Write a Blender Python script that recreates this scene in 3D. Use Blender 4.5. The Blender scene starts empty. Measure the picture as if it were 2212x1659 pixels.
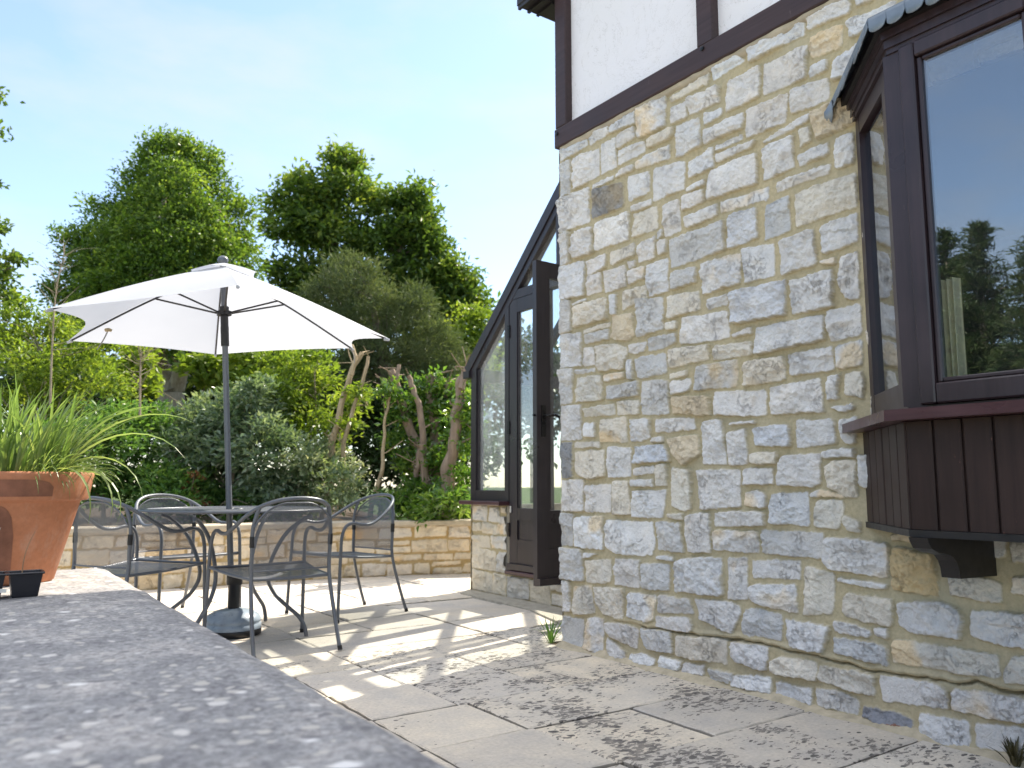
import bpy, math, random
import numpy as np

# ------------------------------------------------------------------ camera, sky, sun, exposure
scene = bpy.context.scene
COL = scene.collection
R = math.radians
CAM_H = 0.92
YAW, PITCH = 35.1, 7.13
cam_d = bpy.data.cameras.new("camera")
cam = bpy.data.objects.new("camera", cam_d)
COL.objects.link(cam)
cam.location = (0, 0, CAM_H)
cam.rotation_euler = (R(90 + PITCH), 0, R(-YAW))
cam_d.sensor_width = 36.0
cam_d.lens = 28.3
cam_d.clip_start = 0.02
cam_d.clip_end = 1000
cam_d.dof.use_dof = True
cam_d.dof.focus_distance = 3.4
cam_d.dof.aperture_fstop = 3.6
scene.camera = cam

SUN_AZ, SUN_EL = 74.0, 47.0           # azimuth measured clockwise from +Y (towards +X)
world = bpy.data.worlds.new("World")
scene.world = world
world.use_nodes = True
wn = world.node_tree.nodes
wl = world.node_tree.links
wn.clear()
w_out = wn.new("ShaderNodeOutputWorld")
w_bg = wn.new("ShaderNodeBackground")
w_bg.inputs["Strength"].default_value = 0.10
sky = wn.new("ShaderNodeTexSky")
sky.sky_type = 'NISHITA'
sky.sun_disc = False
sky.sun_elevation = R(SUN_EL)
sky.sun_rotation = R(SUN_AZ)
sky.altitude = 50
sky.air_density = 1.0
sky.dust_density = 0.35
sky.ozone_density = 1.6
# thin high cloud: pale wisps blended over the clear sky
w_tc = wn.new("ShaderNodeTexCoord")
w_map = wn.new("ShaderNodeMapping")
w_map.inputs["Scale"].default_value = (1.6, 1.6, 4.2)
w_noise = wn.new("ShaderNodeTexNoise")
w_noise.inputs["Scale"].default_value = 2.6
w_noise.inputs["Detail"].default_value = 6
w_noise.inputs["Roughness"].default_value = 0.55
w_rr = wn.new("ShaderNodeMapRange")
w_rr.inputs["From Min"].default_value = 0.42
w_rr.inputs["From Max"].default_value = 0.78
w_rr.inputs["To Min"].default_value = 0.14
w_rr.inputs["To Max"].default_value = 0.70
w_mix = wn.new("ShaderNodeMix")
w_mix.data_type = 'RGBA'
w_mix.inputs[7].default_value = (2.95, 3.05, 3.12, 1)
wl.new(w_tc.outputs["Generated"], w_map.inputs["Vector"])
wl.new(w_map.outputs["Vector"], w_noise.inputs["Vector"])
wl.new(w_noise.outputs["Fac"], w_rr.inputs["Value"])
wl.new(w_rr.outputs["Result"], w_mix.inputs[0])
wl.new(sky.outputs["Color"], w_mix.inputs[6])
# bright cloud added overhead, out of view, to lift and neutralise the shade
w_sep = wn.new("ShaderNodeSeparateXYZ")
wl.new(w_tc.outputs["Generated"], w_sep.inputs[0])
w_el = wn.new("ShaderNodeMapRange"); w_el.interpolation_type = 'SMOOTHSTEP'
w_el.inputs["From Min"].default_value = 0.62
w_el.inputs["From Max"].default_value = 0.82
w_el.inputs["To Max"].default_value = 0.85
wl.new(w_sep.outputs["Z"], w_el.inputs["Value"])
w_cl = wn.new("ShaderNodeMix"); w_cl.data_type = 'RGBA'
w_cl.inputs[7].default_value = (7.2, 7.3, 7.6, 1)
wl.new(w_el.outputs["Result"], w_cl.inputs[0])
wl.new(w_mix.outputs[2], w_cl.inputs[6])
wl.new(w_cl.outputs[2], w_bg.inputs["Color"])
wl.new(w_bg.outputs["Background"], w_out.inputs["Surface"])

sun_d = bpy.data.lights.new("sun", 'SUN')
sun_d.energy = 3.3
sun_d.angle = R(0.53)
sun_d.color = (1.0, 0.91, 0.77)
sun = bpy.data.objects.new("sun", sun_d)
COL.objects.link(sun)
sun.rotation_euler = (R(90 - SUN_EL), 0, R(180 - SUN_AZ))
sun.location = (8, 3, 9)

scene.view_settings.view_transform = 'Standard'
scene.view_settings.look = 'None'
scene.view_settings.gamma = 1.0
scene.view_settings.exposure = 1.66
scene.cycles.max_bounces = 10
scene.cycles.transparent_max_bounces = 24
scene.cycles.use_denoising = True
scene.cycles.caustics_reflective = False
scene.cycles.caustics_refractive = False

# ------------------------------------------------------------------ small helpers
_p = R(PITCH); _a = R(YAW)
cH = np.array([math.sin(_a), math.cos(_a), 0.0])
cR = np.array([math.cos(_a), -math.sin(_a), 0.0])
cZ = np.array([0, 0, 1.0])
cF = math.cos(_p) * cH + math.sin(_p) * cZ
cU = -math.sin(_p) * cH + math.cos(_p) * cZ


def at(px, py, depth):
    """World point that stands `depth` metres in front of the photographer, in the direction of photo pixel (px, py)."""
    d = (px - 1106.0) * cR + (829.5 - py) * cU + 1739.0 * cF
    k = depth / (d @ cH)
    return np.array([0, 0, CAM_H]) + d * k


def tag(o, label=None, cat=None, group=None, kind=None):
    if label: o["label"] = label
    if cat: o["category"] = cat
    if group: o["group"] = group
    if kind: o["kind"] = kind
    return o


def empty(name, loc, rz=0.0):
    o = bpy.data.objects.new(name, None)
    COL.objects.link(o)
    o.location = loc
    o.rotation_euler = (0, 0, rz)
    o.empty_display_size = 0.1
    return o


def link_mesh(name, me, mat, parent=None):
    o = bpy.data.objects.new(name, me)
    COL.objects.link(o)
    if mat is not None:
        for m in (mat if isinstance(mat, (list, tuple)) else [mat]):
            me.materials.append(m)
    if parent is not None:
        o.parent = parent
    return o


class MB:
    """Collects shapes into one mesh."""
    def __init__(s):
        s.v = []; s.f = []; s.mi = []; s.sm = []

    def add(s, verts, faces, mi=0, smooth=False):
        b = len(s.v)
        s.v.extend([tuple(map(float, v)) for v in verts])
        for f in faces:
            s.f.append(tuple(i + b for i in f)); s.mi.append(mi); s.sm.append(smooth)
        return s

    def box(s, x0, x1, y0, y1, z0, z1, mi=0, bev=0.0):
        if bev <= 0:
            v = [(x, y, z) for z in (z0, z1) for y in (y0, y1) for x in (x0, x1)]
            f = [(0, 2, 3, 1), (4, 5, 7, 6), (0, 1, 5, 4), (2, 6, 7, 3), (0, 4, 6, 2), (1, 3, 7, 5)]
            return s.add(v, f, mi)
        b = min(bev, (x1 - x0) * .45, (y1 - y0) * .45, (z1 - z0) * .45)
        X = (x0, x1); Y = (y0, y1); Z = (z0, z1)
        sg = (1, -1)
        v = []; idx = {}
        for i in range(2):
            for j in range(2):
                for k in range(2):
                    cx, cy, cz = X[i], Y[j], Z[k]
                    for ax in range(3):
                        p = [cx + sg[i] * b, cy + sg[j] * b, cz + sg[k] * b]
                        p[ax] = (cx, cy, cz)[ax]
                        idx[(i, j, k, ax)] = len(v); v.append(tuple(p))
        f = []
        for ax in range(3):
            o1, o2 = [(1, 2), (0, 2), (0, 1)][ax]
            for e in range(2):
                q = []
                for (m, n) in ((0, 0), (1, 0), (1, 1), (0, 1)):
                    c = [0, 0, 0]; c[ax] = e; c[o1] = m; c[o2] = n
                    q.append(idx[(c[0], c[1], c[2], ax)])
                f.append(tuple(q))
        for ax in range(3):                      # edges along ax
            o1, o2 = [(1, 2), (0, 2), (0, 1)][ax]
            for m in range(2):
                for n in range(2):
                    c0 = [0, 0, 0]; c0[o1] = m; c0[o2] = n
                    c1 = list(c0); c1[ax] = 1
                    f.append((idx[(*c0, o1)], idx[(*c1, o1)], idx[(*c1, o2)], idx[(*c0, o2)]))
        for i in range(2):
            for j in range(2):
                for k in range(2):
                    f.append((idx[(i, j, k, 0)], idx[(i, j, k, 1)], idx[(i, j, k, 2)]))
        return s.add(v, f, mi)

    def prism(s, poly, axis, a0, a1, mi=0):
        """poly of 2-D points extruded along an axis (0 x, 1 y, 2 z)."""
        n = len(poly)
        def P(p, a):
            q = [0, 0, 0]; q[axis] = a
            o = [i for i in range(3) if i != axis]
            q[o[0]], q[o[1]] = p
            return q
        v = [P(p, a0) for p in poly] + [P(p, a1) for p in poly]
        f = [tuple(range(n - 1, -1, -1)), tuple(range(n, 2 * n))]
        f += [(i, (i + 1) % n, (i + 1) % n + n, i + n) for i in range(n)]
        return s.add(v, f, mi)

    def bar(s, p, q, w, h, up=(0, 0, 1), mi=0):
        """rectangular bar from p to q, w across, h along `up`."""
        p = np.array(p, float); q = np.array(q, float)
        d = q - p; d /= np.linalg.norm(d)
        u = np.array(up, float); sd = np.cross(d, u); sd /= np.linalg.norm(sd)
        u = np.cross(sd, d)
        v = []
        for c in (p, q):
            for (a, b) in ((-1, -1), (1, -1), (1, 1), (-1, 1)):
                v.append(c + sd * a * w / 2 + u * b * h / 2)
        return s.add(v, [(3, 2, 1, 0), (4, 5, 6, 7), (0, 1, 5, 4), (1, 2, 6, 5), (2, 3, 7, 6), (3, 0, 4, 7)], mi)

    def tube(s, pts, r, seg=10, res=6, mi=0, closed=False, flat=1.0):
        """smooth tube through pts (Catmull-Rom); r a number or one per point."""
        P = np.array(pts, float)
        rr = np.full(len(P), r, float) if np.isscalar(r) else np.array(r, float)
        if res > 1 and len(P) > 2:
            Q = []; rq = []
            n = len(P)
            rng = range(n if closed else n - 1)
            for i in rng:
                if closed:
                    a, b, c, d = P[(i - 1) % n], P[i], P[(i + 1) % n], P[(i + 2) % n]
                    r0, r1 = rr[i], rr[(i + 1) % n]
                else:
                    b, c = P[i], P[i + 1]
                    a = P[i - 1] if i > 0 else 2 * b - c
                    d = P[i + 2] if i + 2 < n else 2 * c - b
                    r0, r1 = rr[i], rr[i + 1]
                for t in np.arange(res) / res:
                    Q.append(.5 * ((2 * b) + (-a + c) * t + (2 * a - 5 * b + 4 * c - d) * t * t + (-a + 3 * b - 3 * c + d) * t ** 3))
                    rq.append(r0 + (r1 - r0) * t)
            if not closed:
                Q.append(P[-1]); rq.append(rr[-1])
            P = np.array(Q); rr = np.array(rq)
        n = len(P)
        T = np.zeros_like(P)
        if closed:
            T = np.roll(P, -1, 0) - np.roll(P, 1, 0)
        else:
            T[1:-1] = P[2:] - P[:-2]; T[0] = P[1] - P[0]; T[-1] = P[-1] - P[-2]
        T /= np.linalg.norm(T, axis=1)[:, None] + 1e-12
        u = np.array([0, 0, 1.0]) if abs(T[0][2]) < .9 else np.array([1.0, 0, 0])
        V = []
        ang = np.arange(seg) * 2 * math.pi / seg
        for i in range(n):
            u = u - T[i] * (u @ T[i]); u /= np.linalg.norm(u) + 1e-12
            w = np.cross(T[i], u)
            V.extend(P[i] + rr[i] * (np.cos(a) * u + flat * np.sin(a) * w) for a in ang)
        F = []
        for i in range(n if closed else n - 1):
            j = (i + 1) % n
            for k in range(seg):
                l = (k + 1) % seg
                F.append((i * seg + k, i * seg + l, j * seg + l, j * seg + k))
        s.add(V, F, mi, True)
        if not closed:
            s.add(V[:seg], [tuple(range(seg - 1, -1, -1))], mi)
            s.add(V[-seg:], [tuple(range(seg))], mi)
        return s

    def lathe(s, prof, seg=40, c=(0, 0, 0), mi=0, smooth=True, axis=None):
        V = []; F = []
        n = len(prof)
        for (r, z) in prof:
            for k in range(seg):
                a = 2 * math.pi * k / seg
                V.append((c[0] + r * math.cos(a), c[1] + r * math.sin(a), c[2] + z))
        for i in range(n - 1):
            for k in range(seg):
                l = (k + 1) % seg
                F.append((i * seg + k, i * seg + l, (i + 1) * seg + l, (i + 1) * seg + k))
        return s.add(V, F, mi, smooth)

    def build(s, name, mat, parent=None):
        me = bpy.data.meshes.new(name)
        me.from_pydata(s.v, [], s.f)
        me.polygons.foreach_set("material_index", s.mi)
        me.polygons.foreach_set("use_smooth", s.sm)
        me.update()
        return link_mesh(name, me, mat, parent)


def fast_mesh(name, V, F, attrs=None, smooth=False):
    """V (n,3), F (m,k) arrays -> mesh, with optional point attributes {name: (type, data)}."""
    me = bpy.data.meshes.new(name)
    V = np.ascontiguousarray(V, np.float32); F = np.ascontiguousarray(F, np.int32)
    m, k = F.shape
    me.vertices.add(len(V)); me.vertices.foreach_set("co", V.ravel())
    me.loops.add(m * k); me.loops.foreach_set("vertex_index", F.ravel())
    me.polygons.add(m)
    me.polygons.foreach_set("loop_start", np.arange(0, m * k, k, dtype=np.int32))
    try:
        me.polygons.foreach_set("loop_total", np.full(m, k, np.int32))
    except Exception:
        pass
    me.polygons.foreach_set("use_smooth", np.full(m, smooth, bool))
    for nm, (ty, data) in (attrs or {}).items():
        a = me.attributes.new(nm, ty, 'POINT')
        key = {'FLOAT': 'value', 'FLOAT_COLOR': 'color', 'FLOAT_VECTOR': 'vector'}[ty]
        a.data.foreach_set(key, np.ascontiguousarray(data, np.float32).ravel())
    me.update(calc_edges=True)
    me.validate()
    return me


# value noise in numpy
_tab = np.random.default_rng(7).random((256, 256)).astype(np.float32)


def vnoise(x, y, seed=0):
    xi = np.floor(x).astype(int); yi = np.floor(y).astype(int)
    fx = x - xi; fy = y - yi
    fx = fx * fx * (3 - 2 * fx); fy = fy * fy * (3 - 2 * fy)
    s1 = seed * 37 + 11; s2 = seed * 91 + 5
    g = lambda a, b: _tab[(a + s1) & 255, (b + s2) & 255]
    return (g(xi, yi) * (1 - fx) + g(xi + 1, yi) * fx) * (1 - fy) + (g(xi, yi + 1) * (1 - fx) + g(xi + 1, yi + 1) * fx) * fy


def fbm(x, y, seed=0, oct=4, gain=.5):
    t = 0; a = 1; n = 0
    for o in range(oct):
        t = t + a * (vnoise(x, y, seed + o * 3) - .5); n += a
        x = x * 2.03 + 17.3; y = y * 2.03 + 9.1; a *= gain
    return t / n * 2


# ------------------------------------------------------------------ materials
class NT:
    def __init__(s, name):
        s.m = bpy.data.materials.new(name); s.m.use_nodes = True
        s.t = s.m.node_tree; s.n = s.t.nodes; s.n.clear()
        s.out = s.n.new("ShaderNodeOutputMaterial")

    def new(s, ty, **kw):
        n = s.n.new(ty)
        for k, v in kw.items():
            if k in n.inputs.keys() if hasattr(n.inputs, 'keys') else False:
                pass
            setattr(n, k, v)
        return n

    def set(s, n, **kw):
        for k, v in kw.items():
            n.inputs[k.replace('_', ' ')].default_value = v
        return n

    def l(s, a, b): s.t.links.new(a, b)

    def coord(s, kind="Object", scale=None):
        tc = s.new("ShaderNodeTexCoord")
        if scale is None: return tc.outputs[kind]
        mp = s.new("ShaderNodeMapping"); mp.inputs["Scale"].default_value = scale
        s.l(tc.outputs[kind], mp.inputs["Vector"]); return mp.outputs["Vector"]

    def noise(s, vec, scale, detail=4, rough=.55, dist=0.0, out="Fac"):
        n = s.new("ShaderNodeTexNoise"); s.set(n, Scale=scale, Detail=detail, Roughness=rough, Distortion=dist)
        if vec is not None: s.l(vec, n.inputs["Vector"])
        return n.outputs[out]

    def ramp(s, fac, stops, interp='LINEAR'):
        r = s.new("ShaderNodeValToRGB"); r.color_ramp.interpolation = interp
        e = r.color_ramp.elements
        while len(e) < len(stops): e.new(.5)
        for i, (p, c) in enumerate(stops):
            e[i].position = p
            e[i].color = (c, c, c, 1) if np.isscalar(c) else (*c, 1)
        s.l(fac, r.inputs["Fac"]); return r.outputs["Color"]

    def mix(s, fac, a, b, mode='MIX'):
        m = s.new("ShaderNodeMix"); m.data_type = 'RGBA'; m.blend_type = mode
        for i, x in ((0, fac), (6, a), (7, b)):
            if isinstance(x, (int, float)): m.inputs[i].default_value = x if i == 0 else (x, x, x, 1)
            elif isinstance(x, tuple): m.inputs[i].default_value = (*x, 1)
            else: s.l(x, m.inputs[i])
        return m.outputs[2]

    def math(s, op, a, b=None, clamp=False):
        m = s.new("ShaderNodeMath"); m.operation = op; m.use_clamp = clamp
        for i, x in enumerate((a, b)):
            if x is None: continue
            if isinstance(x, (int, float)): m.inputs[i].default_value = x
            else: s.l(x, m.inputs[i])
        return m.outputs[0]

    def attr(s, name, out="Fac"):
        a = s.new("ShaderNodeAttribute"); a.attribute_name = name; return a.outputs[out]

    def bump(s, h, strength=.3, dist=.01, normal=None):
        b = s.new("ShaderNodeBump"); b.inputs["Distance"].default_value = dist; s.l(h, b.inputs["Height"])
        if isinstance(strength, (int, float)): b.inputs["Strength"].default_value = strength
        else: s.l(strength, b.inputs["Strength"])
        if normal is not None: s.l(normal, b.inputs["Normal"])
        return b.outputs["Normal"]

    def pbsdf(s, color, rough=.6, metal=0.0, spec=.5, normal=None, **kw):
        b = s.new("ShaderNodeBsdfPrincipled")
        for nm, x in (("Base Color", color), ("Roughness", rough), ("Metallic", metal), ("Specular IOR Level", spec)):
            if isinstance(x, tuple): b.inputs[nm].default_value = (*x, 1)
            elif isinstance(x, (int, float)): b.inputs[nm].default_value = x
            else: s.l(x, b.inputs[nm])
        if normal is not None: s.l(normal, b.inputs["Normal"])
        return b

    def done(s, shader, disp=None):
        s.l(shader.outputs[0] if hasattr(shader, 'outputs') else shader, s.out.inputs["Surface"])
        return s.m


def m_rubble(name, mortar=(.50, .425, .275), tint=(1, 1, 1)):
    t = NT(name); oc = t.coord()
    stone = t.attr("stone", "Color"); mask = t.attr("mask")
    n1 = t.noise(oc, 9, 6, .6); n2 = t.noise(oc, 55, 5, .65); n3 = t.noise(oc, 3.0, 4, .6, out="Fac")
    c = t.mix(1.0, stone, t.ramp(n1, [(.25, (.86, .855, .85)), (.5, (1, 1, 1)), (.75, (1.08, 1.05, 1.0))]), 'MULTIPLY')
    c = t.mix(1.0, c, t.ramp(n2, [(.3, .92), (.5, 1.0), (.72, 1.05)]), 'MULTIPLY')
    warm = t.ramp(t.noise(oc, 6.5, 5, .6), [(.62, 0.0), (.78, .40)])
    c = t.mix(warm, c, t.mix(1.0, c, (1.08, .93, .70), 'MULTIPLY'))
    pit = t.ramp(t.noise(oc, 120, 3, .6), [(.27, .5), (.36, 0.0)])
    c = t.mix(pit, c, (.20, .16, .12))
    fz = t.math('ABSOLUTE', t.math('SUBTRACT', t.noise(oc, 17, 6, .68, .8), .5))
    fiss = t.math('MULTIPLY', t.ramp(fz, [(.0, 1.0), (.010, .6), (.022, 0.0)]), t.ramp(t.noise(oc, 6, 3, .5), [(.50, 0.0), (.66, 1.0)]))
    c = t.mix(t.math('MULTIPLY', fiss, .38), c, (.26, .21, .16))
    m = t.mix(1.0, mortar, t.ramp(n2, [(.3, .82), (.7, 1.12)]), 'MULTIPLY')
    m = t.mix(t.ramp(n3, [(.45, 0.0), (.7, .55)]), m, (.45, .41, .30))
    col = t.mix(mask, m, c)
    if tint != (1, 1, 1): col = t.mix(1.0, col, tint, 'MULTIPLY')
    h = t.math('ADD', t.math('MULTIPLY', n2, 1.0), t.math('MULTIPLY', t.noise(oc, 150, 4, .7), .5))
    h = t.math('ADD', h, t.math('MULTIPLY', t.noise(oc, 28, 4, .7, .6), 1.4))
    h = t.math('SUBTRACT', h, t.math('MULTIPLY', fiss, .7))
    nb = t.bump(h, t.math('ADD', t.math('MULTIPLY', mask, .6), .25), .010)
    return t.done(t.pbsdf(col, .92, spec=.25, normal=nb))


def m_wood(name, base, base2, rough=.45, streak=(60, 60, 3), wear=None, spec=.4):
    t = NT(name); oc = t.coord(scale=streak)
    n = t.noise(oc, 1.0, 5, .6)
    c = t.ramp(n, [(.3, base), (.7, base2)])
    if wear:
        w = t.noise(t.coord(scale=(9, 9, 2.5)), 3.0, 8, .75)
        c = t.mix(t.ramp(w, [(.655, 0.0), (.70, .9)]), c, wear)
    big = t.noise(t.coord(), 4, 3)
    c = t.mix(1.0, c, t.ramp(big, [(.3, .85), (.7, 1.15)]), 'MULTIPLY')
    nb = t.bump(n, .12, .003)
    return t.done(t.pbsdf(c, t.ramp(big, [(.3, rough - .06), (.7, rough + .1)]), spec=spec, normal=nb))


def m_plain(name, col, rough=.5, metal=0.0, spec=.5, nscale=25, var=.12, bump=.08):
    t = NT(name); oc = t.coord()
    n = t.noise(oc, nscale, 5, .6)
    c = t.mix(1.0, col, t.ramp(n, [(.3, 1 - var), (.7, 1 + var)]), 'MULTIPLY')
    nb = t.bump(n, bump, .002)
    return t.done(t.pbsdf(c, t.ramp(n, [(.3, max(rough - .05, 0)), (.7, min(rough + .08, 1))]), metal, spec, nb))


def m_glass(name, refl=.16, tint=(.93, .96, .95), dirt_haze=0.0):
    t = NT(name)
    tr = t.new("ShaderNodeBsdfTransparent"); tr.inputs[0].default_value = (*tint, 1)
    gl = t.new("ShaderNodeBsdfGlossy"); gl.inputs["Roughness"].default_value = .0
    gl.inputs["Color"].default_value = (.95, .97, 1, 1)
    wob = t.noise(t.coord(scale=(2.2, 2.2, 2.2)), 1.0, 2, .5)
    t.l(t.bump(wob, .02, .02), gl.inputs["Normal"])
    fr = t.new("ShaderNodeLayerWeight"); fr.inputs["Blend"].default_value = .5
    fac = t.math('ADD', t.math('MULTIPLY', t.math('POWER', fr.outputs["Facing"], 4.0), .8), refl, True)
    mx = t.new("ShaderNodeMixShader"); t.l(fac, mx.inputs[0]); t.l(tr.outputs[0], mx.inputs[1]); t.l(gl.outputs[0], mx.inputs[2])
    sh = mx.outputs[0]
    if dirt_haze > 0:
        df = t.new("ShaderNodeBsdfDiffuse"); df.inputs[0].default_value = (.8, .82, .82, 1)  # pale diffuse film: dust, and painted sky haze on the conservatory panes
        m2 = t.new("ShaderNodeMixShader")
        t.l(t.ramp(t.noise(t.coord(scale=(3, 3, 1.2)), 2, 5, .6), [(.35, dirt_haze * .3), (.7, dirt_haze)]), m2.inputs[0])
        t.l(sh, m2.inputs[1]); t.l(df.outputs[0], m2.inputs[2]); sh = m2.outputs[0]
    return t.done(sh)


def m_leaf(name, dark, mid, light, trans=.35, rough=.42, spec=.4, edge=None):
    t = NT(name)
    r = t.attr("rnd")
    c = t.ramp(r, [(.0, dark), (.55, mid), (1.0, light)])
    if edge is not None:
        c = t.mix(t.attr("edge"), c, edge)
    b = t.pbsdf(c, rough, spec=spec)
    tl = t.new("ShaderNodeBsdfTranslucent")
    t.l(t.mix(1.0, c, (1.5, 1.45, .7), 'MULTIPLY'), tl.inputs[0])
    mx = t.new("ShaderNodeMixShader"); mx.inputs[0].default_value = trans
    t.l(b.outputs[0], mx.inputs[1]); t.l(tl.outputs[0], mx.inputs[2])
    return t.done(mx.outputs[0])


def m_bark(name, a, b, scale=(14, 14, 3)):
    t = NT(name); oc = t.coord(scale=scale)
    n = t.noise(oc, 1.6, 6, .65)
    c = t.ramp(n, [(.3, a), (.7, b)])
    return t.done(t.pbsdf(c, .9, spec=.2, normal=t.bump(n, .7, .015)))


MAT = {}
MAT['stone'] = m_rubble('limestone_rubble')
MAT['stone_far'] = m_rubble('honey_rubble', (.42, .32, .16), (1.03, .95, .82))
MAT['stone_plinth'] = m_rubble('plinth_rubble', (.45, .38, .24), (1.0, .97, .88))
MAT['beam'] = m_wood('stained_beam', (.035, .019, .020), (.055, .031, .032), .5, (60, 3, 60), wear=(.11, .075, .07))
MAT['frame'] = m_wood('dark_stained_frame', (.030, .020, .024), (.046, .029, .034), .33, (50, 50, 3), wear=(.10, .065, .065), spec=.5)
MAT['cons'] = m_wood('blackish_frame', (.022, .018, .022), (.034, .026, .031), .32, (50, 50, 3), spec=.5)
MAT['sill'] = m_wood('sill_timber', (.055, .022, .027), (.085, .036, .042), .3, (50, 3, 50), spec=.5)
MAT['board'] = m_wood('weathered_boarding', (.026, .015, .013), (.042, .024, .020), .5, (45, 45, 3), wear=(.24, .10, .08), spec=.25)
MAT['dark'] = m_plain('dark_timber', (.012, .010, .011), .45, nscale=30)
MAT['glass'] = m_glass('window_glass', .20, (.90, .93, .92), .012)
MAT['glass_side'] = m_glass('side_window_glass', .22, (.6, .65, .7))
MAT['cglass'] = m_glass('conservatory_glass', .11, (.97, .99, .99), .10)
MAT['wglass'] = m_glass('hazed_glass', .12, (.97, .99, .99), .30)  # bright sky haze in the pane is put into a pale film
MAT['rglass'] = m_glass('roof_glass', .02, (.96, .98, .98), .03)
MAT['metal'] = m_plain('grey_powder_coated_steel', (.125, .135, .155), .36, .25, .5, 60, .08, .03)
MAT['metal_dark'] = m_plain('black_plastic', (.010, .010, .012), .4, 0, .5, 60)
MAT['handle'] = m_plain('black_iron', (.012, .011, .012), .28, .3)
MAT['brass'] = m_plain('pale_latch', (.45, .36, .22), .35, .6)
MAT['white_latch'] = m_plain('white_plastic', (.7, .68, .62), .4)


def m_lead():
    t = NT('lead_sheet'); oc = t.coord()
    n = t.noise(oc, 7, 5, .6)
    c = t.ramp(n, [(.3, (.13, .16, .20)), (.55, (.20, .24, .29)), (.75, (.32, .36, .40))])
    return t.done(t.pbsdf(c, t.ramp(n, [(.3, .38), (.7, .55)]), .35, .5, t.bump(n, .15, .01)))


MAT['lead'] = m_lead()


def m_render():
    t = NT('painted_render'); oc = t.coord()
    n = t.noise(oc, 60, 5, .7); big = t.noise(oc, 1.3, 4, .6)
    c = t.mix(t.ramp(big, [(.4, 0.0), (.75, .5)]), (.85, .83, .87), (.82, .79, .78))
    st = t.noise(t.coord(scale=(1, 14, 8)), 2.0, 7, .75)
    c = t.mix(t.ramp(st, [(.60, 0.0), (.74, .45)]), c, (.42, .39, .36))
    ck = t.math('ABSOLUTE', t.math('SUBTRACT', t.noise(oc, 2.2, 7, .7, 1.2), .5))
    c = t.mix(t.math('MULTIPLY', t.ramp(ck, [(0, .5), (.004, 0.0)]), 1.0), c, (.40, .37, .35))
    tr = t.noise(oc, 14, 5, .6)
    return t.done(t.pbsdf(c, .85, spec=.2, normal=t.bump(t.math('ADD', n, t.math('MULTIPLY', tr, 1.5)), .5, .006)))


MAT['render'] = m_render()


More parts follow.
